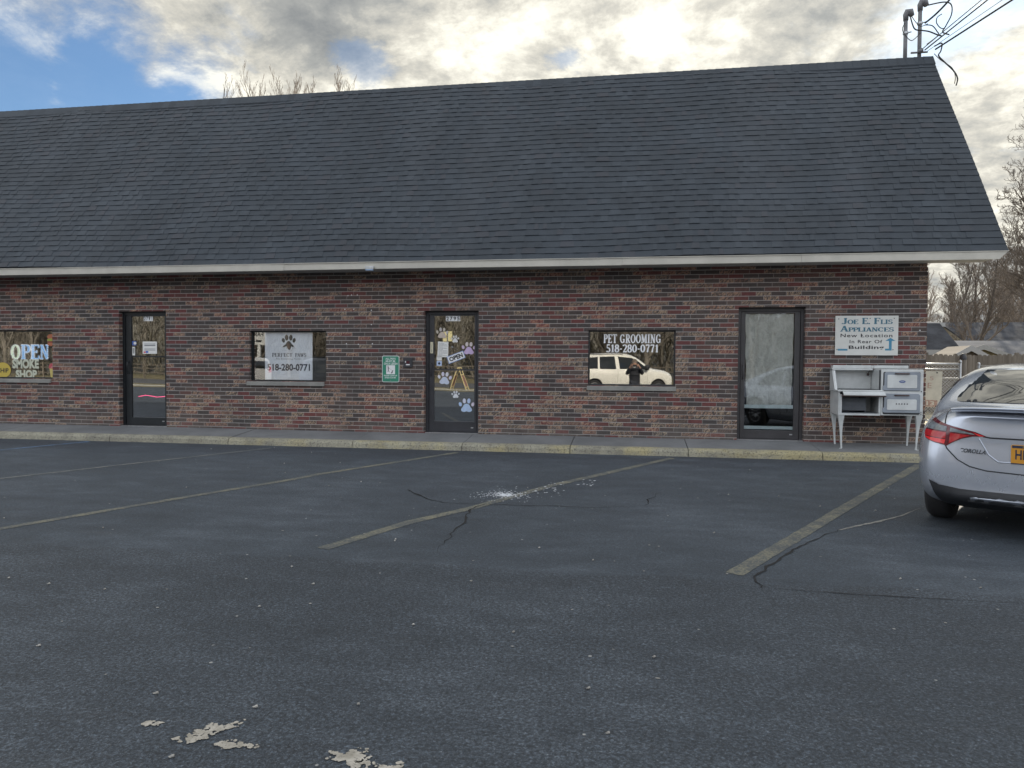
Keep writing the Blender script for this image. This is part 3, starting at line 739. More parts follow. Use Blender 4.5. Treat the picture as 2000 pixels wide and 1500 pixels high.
# tilted OPEN sign
t, w, h = plate('open_sign', 'small white OPEN sign hung tilted on the middle glass door', 'sign', -3.325, -3.000, 1.495, 1.63, .128, material('open_border', col=(.25, .34, .60)), .004, .36)
mb = MB(); mb.box(-w+.010, w-.010, -.0052, -.0041, -h+.010, h-.010); mb.build('face', M_WHITE, t)
text_obj('lettering', 'OPEN', -w+.032, w-.032, -h+.026, h-.026, -.0062, M_BLACK, t, bold=.045)
mb = MB(); mb.ellipse(.0, .20, .016, .016, 0, -.006, 0); mb.tube([(0, .20, .19) if 0 else (0, -.003, .20), (-w*.8, -.003, h)], .0012, 4); mb.tube([(0, -.003, .20), (w*.8, -.003, h)], .0012, 4); mb.build('hanger', M_GREYINK, t)

# poster in the second window
t, w, h = plate('window_poster', 'white pet salon poster filling the middle of a window', 'poster', -6.868, -5.914, 1.105, 2.025, .112, M_POSTER, .003)
cx = -6.391
def lx(a): return a-cx
def lz(a): return a-1.565
text_obj('phone_number', '518-280-0771', lx(-6.818), lx(-5.964), lz(1.292), lz(1.424), -.0045, M_NAVY, t, bold=.03)
serif_text('salon_name', 'PERFECT', lx(-6.724), lx(-6.315), lz(1.556), lz(1.624), -.0040, M_NAVY, t, hb=1.)
serif_text('salon_name', 'PAWS', lx(-6.262), lx(-6.040), lz(1.556), lz(1.624), -.0040, M_NAVY, t, hb=1.)
text_obj('tagline', 'Pet Grooming Parlor', lx(-6.640), lx(-6.137), lz(1.494), lz(1.533), -.0045, M_NAVY, t, spacing=1.3)
mb = MB()
for (ex, ez, rx, rz, a) in ((-.105, .075, .030, .045, .3), (-.04, .125, .035, .055, .05), (.045, .125, .035, .055, -.05), (.11, .075, .030, .045, -.3)):
    mb.ellipse(ex+lx(-6.39), ez+lz(1.79), rx, rz, a, -.0045, -.0035)
lxo, lzo = lx(-6.39), lz(1.79)
mb.prism([(x+lxo, z+lzo) for x, z in ((-.12, -.055), (-.11, -.03), (-.06, 0), (-.03, .05), (0, .065), (.03, .05), (.06, .01), (.11, -.035), (.08, -.06), (.06, -.035), (.035, -.09), (.01, -.11), (-.02, -.075), (-.045, -.035), (-.08, -.05))][::-1], -.0045, -.0035)
r = random.Random(8)
for i in range(26): mb.ellipse(lxo+r.uniform(-.14, .14), lzo-.06-r.random()*.05, r.uniform(.003, .010), r.uniform(.003, .006), r.uniform(0, 3), -.0045, -.0035, n=7)
mb.build('paw_emblem', material('charcoal_print', col=(.05, .05, .055)), t)
mb = MB(); mb.prism([(x+lxo, z+lzo) for x, z in ((-.03, -.01), (0, .03), (.035, -.005), (.03, -.05), (.01, -.085), (-.015, -.06))][::-1], -.0058, -.005); mb.build('dog_print', material('brown_print', col=(.12, .07, .06)), t)

# vinyl lettering on the right window
t = thing('window_lettering', 'white PET GROOMING lettering and phone number on the window', 'lettering', (-.026, .092, 1.82))
M_VIN = material('white_vinyl', col=(.78, .80, .84), rough=.6)
serif_text('salon_words', 'PET GROOMING', -.490, .490, .003, .153, 0, M_VIN, t, gap=.09, hb=1.3)
serif_text('phone_number', '518-280-0771', -.444, .448, -.156, -.025, 0, M_VIN, t, gap=.09, hb=1.3)
# smoke shop window
def led(c, s_): return material('led', col=(.02, .02, .02), emit=(c, s_))
t = thing('led_sign', 'lit blue and white LED OPEN sign in the leftmost window', 'sign', (-11.99, .16, 1.63))
M_LED = [led((.25, .55, 1.), 1.0), led((.9, .95, 1.), 1.0), led((.75, .95, .7), .9)]
def led_text():
    cur = -.437; Ws = .20
    for i, ch in enumerate('OPEN'):
        x0 = -.437+i*.222; x1 = x0+.20
        l = serif_text('letter', ch, x0, x1, -.14, .14, 0, M_LED[0 if i != 0 else 2], t, gap=.0)
        serif_text('outline', ch, x0-.004, x1+.004, -.145, .145, .004, M_LED[1], l, gap=.0, hb=1.5)
led_text()
mb = MB(); mb.box(-.47, .47, .01, .03, -.17, .17); mb.build('backing', M_BLACK, t)
M_CREAM = material('cream_vinyl_letters', col=(.50, .52, .42), rough=.6)
t = thing('window_lettering', 'cream SMOKE SHOP lettering under the lit OPEN sign', 'lettering', (-12.0, .094, 1.28))
text_obj('smoke_word', 'SMOKE', -.335, .275, .015, .205, 0, M_CREAM, t, bold=.05)
text_obj('shop_word', 'SHOP', -.26, .23, -.185, -.01, 0, M_CREAM, t, bold=.05)
t = thing('burger_sticker', 'orange and green burger sticker in the top corner of the leftmost window', 'sticker', (-11.44, .094, 1.87))
col3 = lambda c: material('sticker_print', col=c, rough=.7)
mb = MB(); mb.ellipse(0, .06, .088, .055, 0, -.001, 0); mb.ellipse(0, -.085, .085, .035, 0, -.001, 0); mb.build('bun', col3((.42, .14, .07)), t)
mb = MB(); mb.ellipse(0, .0, .09, .028, 0, -.003, -.0015); mb.build('lettuce', col3((.30, .34, .06)), t)
mb = MB(); mb.box(-.08, .08, -.004, -.003, -.055, -.025); mb.build('patty', col3((.25, .06, .04)), t)
t = thing('drink_sticker', 'pink and yellow drink cup sticker at the bottom right of the leftmost window', 'sticker', (-11.42, .094, 1.26))
mb = MB(); mb.ellipse(0, .07, .08, .075, 0, -.001, 0); mb.build('topping', col3((.45, .08, .10)), t)
mb = MB(); mb.prism([(-.035, -.14), (.035, -.14), (.06, .04), (-.06, .04)], -.003, -.0015); mb.build('cup', col3((.55, .45, .15)), t)
mb = MB(); mb.box(-.03, .06, -.0045, -.0035, .06, .075); mb.build('straw', col3((.6, .3, .3)), t)
t = thing('round_sticker', 'round yellow sticker cut by the frame edge in the leftmost window', 'sticker', (-12.56, .094, 1.26))
mb = MB(); mb.ellipse(0, 0, .19, .155, 0, -.001, 0, n=32); mb.build('disc', col3((.50, .38, .07)), t)
text_obj('print', 'CHIP', -.14, .14, -.05, .04, -.0025, M_BLACK, t, bold=.02)
mb = MB(); mb.box(-13.8, -11.4, .3, .75, 1.02, 1.06, 0); mb.box(-13.8, -11.4, .3, .75, .2, .24); mb.box(-13.8, -13.75, .3, .75, .24, 1.02); mb.box(-11.45, -11.4, .3, .75, .24, 1.02)
o = mb.build('display_counter', material('counter_laminate', col=(.30, .27, .22), rough=.5)); tag(o, 'pale counter standing inside the leftmost window', 'counter')

# paper covering and tape strips inside the right door
def crumple(g, b, out):
    o = g.obj(); n = g.noise(g.mul(o, (2.2, 1, 1)), 3.2, 7, .65, dist=.8); n2 = g.noise(o, 11, 5, .7, dist=1.)
    c = g.mix(g.sm(g.m('ADD', g.m('MULTIPLY', n, .6), g.m('MULTIPLY', n2, .4)), .35, .65), (.42, .41, .37), (.66, .65, .60))
    g.set(b.inputs['Base Color'], c); b.inputs['Roughness'].default_value = .8
    bump(g, b, g.m('ADD', g.m('MULTIPLY', n, 1.), g.m('MULTIPLY', n2, .4)), 1., .05)
M_KRAFT = material('crumpled_grey_paper', crumple)
mb = MB(); nx, nz = 14, 26; r = random.Random(6); vs = []
for j in range(nz+1):
    for i in range(nx+1):
        u, v = i/nx, j/nz
        xa = 1.865+.035*(1-v)**1.5+.006*math.sin(v*19); xb = 2.650-.030*(1-v)+.006*math.sin(v*23+1)
        zb = .775+.012*math.sin(u*11)
        vs.append((xa+(xb-xa)*u, .152+r.uniform(0, .010), zb+(2.318-zb)*v))
mb.add(vs, [(j*(nx+1)+i, j*(nx+1)+i+1, (j+1)*(nx+1)+i+1, (j+1)*(nx+1)+i) for j in range(nz) for i in range(nx)], 0, True)
tag(mb.build('paper_covering', M_KRAFT), 'crumpled grey paper taped inside the right door glass', 'paper')
M_TAPE = material('pale_tape', col=(.50, .56, .56), rough=.6)
for z0, z1, l in ((.725, .785, 'pale strip across the right door under the paper'), (.372, .425, 'pale strip along the bottom of the right door glass')):
    mb = MB(); mb.box(1.862, 2.652, .142, .148, z0, z1); tag(mb.build('door_strip', M_TAPE), l, 'strip')
mb = MB(); mb.tube([(-10.12, .9, .725), (-9.95, .9, .755), (-9.7, .9, .72), (-9.3, .9, .75)], .008, 6)
tag(mb.build('led_strip', led((1, .08, .22), 2.2)), 'thin red light strip seen low behind the left door glass', 'light strip')

# green pets sign
t = thing('pets_sign', 'green and white leash notice screwed to the brick wall', 'sign', (-4.348, -.012, 1.343))
def rrect(w, h, r_, n=5):
    return [(sx*(w-r_)+r_*math.cos(a), sz*(h-r_)+r_*math.sin(a)) for sx, sz, a0 in ((1, 1, 0), (-1, 1, 90), (-1, -1, 180), (1, -1, 270)) for a in [R(a0+90*i/n) for i in range(n+1)]]
mb = MB(); mb.prism(rrect(.162, .240, .03), 0, .004); mb.build('border', M_WHITE, t)
mb = MB(); mb.prism(rrect(.153, .231, .026), -.0014, -.0004); mb.build('panel', material('sign_green', col=(.03, .22, .14), rough=.5), t)
for s, x0, x1, z0, z1 in (('ALL PETS', -.098, .095, .168, .202), ('MUST BE', -.092, .088, .122, .158), ('ON A LEASH', -.128, .128, .076, .114), ('PLEASE CLEAN UP', -.125, .122, -.133, -.108), ('AFTER YOUR PET', -.112, .102, -.172, -.146)):
    text_obj('lettering', s, x0, x1, z0, z1, -.0022, M_WHITE, t, bold=.02)
mb = MB(); mb.box(-.083, .083, -.0026, -.0016, -.095, .068); mb.build('pictogram_field', M_WHITE, t)
mb = MB(); y_ = -.0034
mb.ellipse(-.048, .050, .009, .009, 0, y_, y_+.0006, n=12)
for a in (((-.048, .037), (-.044, -.015), .013), ((-.044, -.015), (-.054, -.062), .008), ((-.044, -.015), (-.022, -.060), .008), ((-.046, .030), (-.022, .006), .006), ((-.022, .006), (.03, -.032), .0025), ((.012, -.078), (.036, -.044), .016), ((.034, -.046), (.040, -.024), .011), ((.04, -.026), (.052, -.03), .008), ((.036, -.05), (.040, -.078), .006)):
    (ax, az), (bx, bz), wd = a; d = Vector((bx-ax, bz-az)).normalized(); n = Vector((-d.y, d.x))*wd/2; y_ -= .00008
    mb.add([(ax+n.x, y_, az+n.y), (bx+n.x, y_, bz+n.y), (bx-n.x, y_, bz-n.y), (ax-n.x, y_, az-n.y)], [(0, 3, 2, 1)])
mb.build('pictogram', M_BLACK, t)
for z in (.212, -.212):
    mb = MB(); mb.lathe([(.007, 0), (.006, .003), (0, .004)], (0, -.0014, z), (0, -1, 0), 10); mb.build('screw', M_GREYINK, t)
# card reader
t = thing('door_intercom', 'small dark square reader box on the brick beside the green sign', 'intercom', (-4.019, -.003, 1.458))
mb = MB(); mb.prism(rrect(.083, .085, .022), -.022, 0); mb.build('housing', M_FRM, t, bevel=.004)
mb = MB(); mb.box(-.028, .030, -.026, -.0225, -.018, .030); mb.build('lens', material('dark_red_lens', col=(.08, .02, .03), rough=.15), t)
mb = MB(); mb.box(-.034, .034, -.0285, -.0225, -.044, -.026); mb.box(-.052, -.036, -.0275, -.0225, .002, .030); mb.build('white_strip', M_WHITE, t)
# appliance shop sign
t = thing('shop_sign', 'white board with teal JOE E. FLIS APPLIANCES lettering and arrow', 'sign', (3.738, -.018, 1.945))
bw = material('sign_board', col=(.56, .565, .54), rough=.5, var=.05, scale=3)
mb = MB(); mb.box(-.480, .480, -.008, .008, -.321, .322); mb.build('board', bw, t, bevel=.002)
TEAL = material('teal_lettering', col=(.045, .14, .20), rough=.55); yl = -.0095
serif_text('shop_name', 'JOE', -.382, -.130, .188, .286, yl, TEAL, t, small=(0,), gap=.0, hb=1.3)
serif_text('shop_name', 'E.', -.075, .055, .188, .286, yl, TEAL, t, gap=.0, hb=1.3)
serif_text('shop_name', 'FLIS', .105, .390, .188, .286, yl, TEAL, t, small=(0,), gap=.0, hb=1.3)
serif_text('shop_name', 'APPLIANCES', -.405, .410, .066, .158, yl, TEAL, t, small=(0,), gap=.0, hb=1.3)
text_obj('lettering', 'New Location', -.400, .392, -.028, .030, -.0095, M_BLACK, t, bold=.015, spacing=1.15)
text_obj('lettering', 'In Rear Of', -.258, .240, -.125, -.070, -.0095, M_BLACK, t, bold=.012, spacing=1.15)
text_obj('lettering', 'Building', -.270, .268, -.236, -.162, -.0095, M_BLACK, t, bold=.02, spacing=1.05)
ARW = material('teal_arrow', col=(.05, .21, .33), rough=.55)
mb = MB(); mb.prism([(.285, -.212), (.342, -.212), (.342, -.086), (.285, -.086), (.363, -.036), (.440, -.086), (.384, -.086), (.384, -.242), (.285, -.242)], -.0092, -.0084); mb.build('arrow', ARW, t); mb = MB(); mb.prism([(-.437, -.246), (-.288, -.246), (-.288, -.216), (-.437, -.216)], -.0092, -.0084); mb.build('arrow_tail', ARW, t)
for x, z in ((-.430, .272), (.050, .280), (.415, .278), (-.45, -.228), (.405, -.228), (-.065, .005)):
    mb = MB(); mb.lathe([(.0085, 0), (.007, .004), (0, .005)], (x, -.0085, z), (0, -1, 0), 10); mb.build('screw', M_BLACK, t)
# small lamp box on the fascia
t = thing('sensor_light', 'small grey box light fixed to the white eave board', 'light', (-4.535, EY-.034, 3.10))
mb = MB(); mb.box(-.078, .078, -.05, 0, -.028, .03); mb.build('housing', M_STEEL, t, bevel=.008)
mb = MB(); mb.box(-.066, .066, -.055, -.008, -.045, -.029); mb.build('lens', material('pale_blue_lens', col=(.30, .42, .60), rough=.2), t)
# screws and holes left in the brick
mb = MB(); r = random.Random(12)
for x, z in ((-5.17, 2.68), (-5.1, 2.69), (-4.99, 2.69), (-5.23, 2.43), (-5.06, 2.43), (-4.72, 2.41), (-5.2, 1.80), (-4.97, 1.79), (-4.70, 1.80), (-4.72, 2.15), (-9.1, 2.99), (-.0, 2.55), (4.55, 2.03)):
    mb.lathe([(.011, 0), (.008, .006), (0, .008)], (x, -.002, z), (0, -1, 0), 8)
o = mb.build('wall_plug', M_WHITE, B)

# ------------------------------------------------------------------ old gas stove on the sidewalk
EN = material('white_enamel', col=(.52, .54, .54), rough=.25, var=.10, scale=5, coat=.4)
ENG = material('grey_enamel', col=(.22, .25, .29), rough=.25, var=.08, scale=5, coat=.4)
ENB = material('black_edge', col=(.02, .022, .026), rough=.5)
RUST = material('rusty_handle', col=(.06, .035, .032), rough=.6, var=.3, scale=40)
INS = material('stove_inside', col=(.09, .10, .115), rough=.6, var=.2, scale=8)
st = thing('antique_stove', 'old white and grey enamel gas stove on tall curved legs against the brick wall', 'stove', (3.19, 0, .145))
YF, YB = -.54, -.05       # front, back in stove space; x from 0
mb = MB(); mb.box(.62, 1.235, YF, YB, .535, 1.255); mb.build('oven_body', EN, st, bevel=.012)
def oven_door(x0, x1, z0, z1, pz0, pz1, name, holes):
    mb = MB(); c = .022
    pts = [(x0+c, z0), (x1, z0), (x1, z1-c), (x1-c, z1), (x0+c+.01, z1), (x0+.01, z1-c), (x0+.01, z0+.085), (x0-.012, z0+.065), (x0-.012, z0+.01)]
    mb.prism(pts, YF-.016, YF-.003); d = mb.build(name, ENG, st, bevel=.005)
    mb = MB(); w, h = (x1-x0-.10)/2, (pz1-pz0)/2; cx, cz = (x0+x1)/2, (pz0+pz1)/2
    mb.prism([(cx+a, cz+b_) for a, b_ in rrect(w, h, .018)], YF-.024, YF-.017); mb.build('inset', EN, d, bevel=.004)
    mb = MB(); mb.prism([(cx+a, cz+b_) for a, b_ in rrect((x1-x0)/2+.004, (z1-z0)/2+.004, .024)], YF-.0028, YF-.0008); mb.build('door_seam', ENB, d)
    mb = MB(); mb.tube([(cx-.10, YF-.018, z1-.028), (cx-.09, YF-.045, z1-.028), (cx+.09, YF-.045, z1-.028), (cx+.10, YF-.018, z1-.028)], .011, 8); mb.build('handle', RUST, d)
    if holes:
        mb = MB()
        for k in range(5): mb.lathe([(.0105, 0), (.0105, .0012), (0, .0014)], (cx-.078+k*.039, YF-.0242, cz+.012), (0, -1, 0), 12)
        mb.build('vent_hole', ENB, d)
    else:
        mb = MB(); mb.ellipse(cx, cz-.002, .047, .020, 0, YF-.0262, YF-.0245, n=24); e_ = mb.build('badge', material('badge_blue', col=(.05, .08, .22), rough=.3), d)
        mb = MB(); mb.ellipse(cx, cz-.002, .032, .005, .05, YF-.0275, YF-.0265, n=16); mb.build('badge_script', material('badge_silver', col=(.35, .40, .50), rough=.4), e_)
oven_door(.655, 1.185, .925, 1.215, .965, 1.170, 'oven_door', False)
oven_door(.655, 1.185, .580, .880, .625, .790, 'broiler_door', True)
for z in (.915, .595, .565):
    mb = MB(); mb.lathe([(.009, 0), (.007, .008), (0, .01)], (1.205, YF, z), (0, -1, 0), 10); mb.build('hinge_bolt', ENB, st)
# left: storage compartment, cooktop, splash panels
mb = MB(); mb.box(.0, .022, YF, YB, .535, .905); mb.box(.022, .618, YF+.01, YB, .535, .56); mb.box(.022, .618, YB-.02, YB-.002, .56, .90); mb.build('storage_box', EN, st, bevel=.003)
mb = MB(); mb.box(.024, .05, YF-.006, YF+.012, .562, .86); mb.box(.59, .617, YF-.006, YF+.012, .562, .86); mb.box(.0, .617, YF-.008, YF-.001, .530, .560); mb.build('face_frame', EN, st, bevel=.003)
mb = MB(); mb.box(.055, .43, YF+.12, YF+.13, .60, .80); mb.box(.43, .44, YF+.12, YB-.03, .562, .84); mb.box(.03, .58, YF+.03, YB-.03, .562, .572); mb.box(.03, .6, YF+.02, YB-.03, .842, .858); mb.build('liner', INS, st)
mb = MB()
mb.prism([(-.02, .905), (-.02, .925), (.0, .93), (.625, .93), (.64, .92), (.64, .905)][::-1], YF-.04, YB-.02); c_ = mb.build('cooktop', EN, st, bevel=.004)
mb = MB(); mb.box(.03, .60, YF, YB-.06, .931, .938); mb.build('burner_tray', ENB, c_)
mb = MB(); mb.prism([(YF-.11, .845), (YF-.11, .862), (YF-.035, .905), (YF-.03, .890)][::-1], .05, .665, 'x'); lid = mb.build('front_lip', EN, st, bevel=.003)
mb = MB(); mb.tube([(.02, YF-.09, .838), (.67, YF-.09, .838)], .012, 8); mb.build('rail', RUST, lid)
mb = MB(); mb.box(.0, .615, YB-.012, YB, .93, 1.26); mb.build('back_splash', EN, st)
mb = MB(); mb.prism([(YB-.30, .93), (YB, .93), (YB, 1.27), (YB-.13, 1.27), (YB-.15, 1.22)], -.012, .004, 'x'); mb.build('side_splash', EN, st, bevel=.003)
mb = MB(); mb.prism([(YB-.30, .93), (YB-.29, .93), (YB-.14, 1.235), (YB-.15, 1.235)], .004, .03, 'x'); mb.build('splash_trim', EN, st)
mb = MB(); mb.box(-.012, .60, YB-.16, YB, 1.235, 1.262); mb.build('warming_shelf', EN, st, bevel=.006)
mb = MB(); mb.box(.0, .59, YB-.13, YB, 1.263, 1.315); mb.box(.62, 1.14, YB-.13, YB, 1.263, 1.315); mb.box(.592, .618, YB-.13, YB-.02, 1.264, 1.312); mb.build('top_rail', EN, st, bevel=.008)
mb = MB(); mb.box(-.006, .0, YF+.0, YB, .90, .906); mb.box(.600, .617, YF+.01, YF+.03, .93, 1.24); mb.build('edge_trim', ENB, st)
mb = MB(); mb.lathe([(.02, 0), (.02, .02), (.008, .022), (.008, .05), (0, .052)], (.56, YB-.05, 1.17), (-.3, -1, -.2), 10); mb.tube([(.56, YB-.05, 1.19), (.57, YB-.09, 1.23)], .005, 6); mb.build('gas_tap', RUST, st)
def leg(x, y, sx, sy):
    mb = MB(); n = 12; rings = []
    for i in range(n+1):
        v = i/n; z = .535*(1-v); w = .019+.052*(1-v)**3.2+.010*(1-v)+(.004 if v > .96 else 0)
        off = .028*v*-1+.018*(1-v)**3
        cx, cy = x-sx*off, y-sy*off*.8
        xa, xb = (cx-w*.25, cx+w) if sx > 0 else (cx-w, cx+w*.25)
        ya, yb = (cy-w*.25, cy+w*.8) if sy > 0 else (cy-w*.8, cy+w*.25)
        rings += [(xa, ya, z), (xb, ya, z), (xb, yb, z), (xa, yb, z)]
    fs = [(i*4+j, i*4+(j+1) % 4, i*4+4+(j+1) % 4, i*4+4+j) for i in range(n) for j in range(4)]+[(3, 2, 1, 0), (n*4, n*4+1, n*4+2, n*4+3)]
    mb.add(rings, fs); mb.box(x-.018+sx*.02, x+.018+sx*.02, y-.018+sy*.02, y+.018+sy*.02, -.004, .006)
    return mb.build('leg', EN, st, bevel=.004)
leg(.035, YF+.035, 1, 1); leg(1.20, YF+.035, -1, 1); leg(.03, YB-.05, 1, -1); leg(1.19, YB-.05, -1, -1)

# ------------------------------------------------------------------ service masts and wires on the ridge
def mast(x, z1, label, side):
    t = thing('service_mast', label, 'mast', (x, 2.64, 7.2), 0, 'service masts at the ridge')
    mb = MB(); mb.tube([(0, 0, 0), (0, 0, z1-7.2-.10)], .036, 12); mb.lathe([(.055, .12), (.060, .16), (.037, .22)], (0, 0, 0), (0, 0, 1), 12); mb.build('conduit', M_PIPE, t)
    mb = MB(); h = z1-7.2
    mb.tube([(0, 0, h-.16), (0, 0, h-.05), (side*.02, -.01, h), (side*.07, -.03, h-.005), (side*.095, -.04, h-.09)], [.046, .052, .060, .062, .045], 12); mb.build('weatherhead', M_PIPE, t)
    mb = MB(); mb.lathe([(.05, 0), (.05, .04)], (0, 0, h-.42), (0, 0, 1), 12); mb.tube([(0, 0, h-.40), (.09*side, -.05, h-.40)], .012, 6); mb.build('clamp', M_STEEL, t)
    return t
mast(5.13, 8.30, 'shorter service mast with hooded cap on the ridge', 1)
mast(5.385, 8.47, 'taller service mast with hooded cap at the ridge end', 1)
mb = MB(); mb.lathe([(.0, .0), (.045, 0), (.045, .05), (0, .055)], (5.385, 2.60, 7.52), (0, -1, 0), 10); mb.tube([(5.22, 2.6, 7.50), (5.52, 2.6, 7.50)], .018, 6)
tag(mb.build('wire_bracket', M_PIPE), 'steel bracket at the foot of the taller service mast', 'bracket')
def wire(label, pts, r_=.010, sag=0., n=14, group='cables at the service masts'):
    P = []
    for a, c in zip(pts[:-1], pts[1:]):
        for i in range(n): 
            u = i/n; P.append((a[0]+(c[0]-a[0])*u, a[1]+(c[1]-a[1])*u, a[2]+(c[2]-a[2])*u-sag*4*u*(1-u)))
    P.append(pts[-1]); mb = MB(); mb.tube(P, r_, 5)
    return tag(mb.build('overhead_wire', M_CABLE), label, 'cable', group)
def curve(pts, n=8):
    out = []; P = [pts[0]]+list(pts)+[pts[-1]]
    for i in range(1, len(P)-2):
        for k in range(n):
            t = k/n; a, b_, c, d = [Vector(q) for q in P[i-1:i+3]]
            out.append(.5*((2*b_)+(-a+c)*t+(2*a-5*b_+4*c-d)*t*t+(-a+3*b_-3*c+d)*t**3))
    out.append(Vector(pts[-1])); return out
POLE = (11.5, -24.)
wire('upper service wire running off to the street pole', [(5.42, 2.6, 7.56), (10.35, POLE[1], 9.75)], .009, .22)
wire('second service wire just under the upper one', [(5.45, 2.55, 7.52), (10.75, POLE[1], 9.62)], .013, .22)
wire('thin lower wire above the ribbed cable', [(5.50, 2.55, 7.50), (12.9, POLE[1], 9.3)], .005, .25)
wire('thick twisted cable lowest of the wires', [(5.62, 2.5, 7.50), (13.3, POLE[1], 8.9)], .016, .25)
wire('heavy cable leaving the taller mast near its cap', [(5.44, 2.55, 8.03), (5.75, 2.2, 8.30), (6.3, .5, 8.75), (8.5, POLE[1], 9.9)], .018, .03)
for i, (l, pts, rr) in enumerate((
    ('square cable loop from the tall mast cap', [(5.50, 2.58, 8.38), (5.75, 2.5, 8.38), (5.86, 2.45, 8.30), (5.87, 2.45, 8.12), (5.80, 2.5, 7.94), (5.74, 2.5, 7.82), (5.84, 2.45, 7.74)], .012),
    ('round drip loop right of the tall mast', [(5.72, 2.5, 8.16), (5.64, 2.5, 8.10), (5.63, 2.5, 8.00), (5.70, 2.5, 7.90), (5.78, 2.5, 7.88)], .009),
    ('cable bundle sagging between the two masts', [(5.20, 2.6, 8.18), (5.27, 2.58, 7.95), (5.40, 2.56, 7.90), (5.52, 2.54, 7.86), (5.66, 2.52, 7.78), (5.74, 2.5, 7.74)], .013),
    ('thin loop hanging from the short mast', [(5.10, 2.6, 8.08), (5.06, 2.6, 7.96), (5.12, 2.58, 7.82), (5.22, 2.56, 7.72), (5.36, 2.56, 7.84)], .007),
    ('thin wire from the short mast cap to the clamp', [(5.22, 2.6, 8.20), (5.30, 2.58, 8.06), (5.38, 2.56, 7.98), (5.50, 2.56, 8.02)], .007),
    ('slack jumper cable arching from clamp to wires', [(5.44, 2.56, 8.0), (5.56, 2.52, 7.96), (5.64, 2.5, 7.84), (5.66, 2.5, 7.76), (5.48, 2.54, 7.62)], .010),
    ('cable looping over the roof end down the rake', [(5.60, 2.5, 7.56), (5.72, 2.48, 7.60), (5.71, 2.48, 7.46), (5.66, 2.45, 7.36), (5.74, 2.4, 7.22), (5.87, 2.3, 7.0), (5.90, 2.2, 6.82), (5.84, 2.1, 6.66)], .013),
    ('second thin cable hanging beside the rake', [(5.60, 2.5, 7.42), (5.70, 2.46, 7.28), (5.84, 2.3, 7.06), (5.86, 2.2, 6.86), (5.82, 2.12, 6.70)], .007))):
    mb = MB(); mb.tube(curve(pts), rr, 6); tag(mb.build('mast_cable', M_CABLE), l, 'cable', 'cables at the service masts')

# ------------------------------------------------------------------ trees
M_BARK = material('bark', col=(.085, .07, .058), rough=.95, var=.35, scale=14, bump=.8, bscale=30)
M_TWIG = material('twig_bark', col=(.15, .125, .105), rough=.95, var=.3, scale=3)
M_TWIG2 = material('tan_twig_bark', col=(.26, .215, .175), rough=.95, var=.3, scale=2)
def grow(seed, h, r0, lean=(0, 0), counts=(11, 7, 6, 4), first=.30, up_=.35, spread=.9, ratio=(.50, .52, .50, .5), wob=.10, twig=.006):
    r = random.Random(seed); T = MB(); C_ = MB()
    def br(p, d, L, rad, lv):
        k = (9, 6, 4, 3, 3)[min(lv, 4)]; pts = [p]; dd = d.copy()
        for i in range(k):
            dd = (dd+Vector((r.uniform(-1, 1), r.uniform(-1, 1), r.uniform(-.6, 1)))*wob*(1+lv*.5)+Vector((0, 0, up_*.12))).normalized()
            pts.append(pts[-1]+dd*L/k)
        rs = [max(twig, rad*(1-.82*i/k)) for i in range(k+1)]
        (T if lv == 0 else C_).tube(pts, rs, (9, 5, 4, 3, 3)[min(lv, 4)], 0, True, False)
        if lv >= len(counts): return
        n = counts[lv]
        for i in range(n):
            t = first+(1-first)*(i+r.random())/n if lv == 0 else .18+.82*(i+r.random())/n
            q = t*k; j = min(int(q), k-1); pos = pts[j].lerp(pts[j+1], q-j)
            ax = (pts[j+1]-pts[j]).normalized()
            side = ax.cross(Vector((r.uniform(-1, 1), r.uniform(-1, 1), r.uniform(-1, 1)))).normalized()
            nd = (ax*(1-spread*.45)+side*spread*r.uniform(.6, 1.1)+Vector((0, 0, up_))).normalized()
            ln = L*ratio[min(lv, 3)]*(1.15-.6*t if lv == 0 else 1-.4*t)*r.uniform(.7, 1.15)
            br(pos, nd, ln, rs[j]*.58, lv+1)
    br(Vector((0, 0, 0)), Vector((lean[0], lean[1], 1)).normalized(), h*.86, r0, 0)
    return T, C_
def tree(label, loc, seed, h, r0, twigmat=M_TWIG, group=None, rz=0., name='bare_tree', **k):
    T, C_ = grow(seed, h, r0, **k)
    t = thing(name, label, 'tree', loc, rz, group); T.build('trunk', M_BARK, t); C_.build('crown', twigmat, t); return t
def copy_tree(src, loc, rz, s, label=None):
    c = src.copy(); COL.objects.link(c); c.location = loc; c.rotation_euler = (0, 0, rz); c.scale = s
    if label: c['label'] = label
    for ch in list(src.children):
        d = ch.copy(); COL.objects.link(d); d.parent = c
    return c
# treetops showing above the ridge
up_k = dict(counts=(40, 7, 5), first=.55, up_=.62, spread=.72, ratio=(.26, .40, .42), wob=.05, twig=.0065)
GT = 'bare treetops above the ridge'
tree('thin single treetop leftmost above the ridge', (-23.3, 25, 0), 41, 19.4, .13, M_TWIG2, GT, **dict(up_k, counts=(16, 5, 3), ratio=(.14, .4, .4)))
t1 = tree('tallest bushy bare treetop above the ridge', (-19.9, 25, 0), 42, 17.4, .17, M_TWIG2, GT, **up_k)
tree('forked bare treetop just right of the tallest one', (-18.6, 25.4, 0), 43, 17.6, .16, M_TWIG2, GT, **up_k)
tree('narrow bare treetop in the middle of the group above the ridge', (-17.75, 25, 0), 44, 17.6, .14, M_TWIG2, GT, **up_k)
tree('low sparse treetop fourth from the left of the group', (-16.95, 25.2, 0), 45, 17.1, .12, M_TWIG2, GT, **up_k)
tree('airy bare treetop rightmost above the ridge', (-16.15, 25, 0), 46, 17.6, .13, M_TWIG2, GT, **up_k)
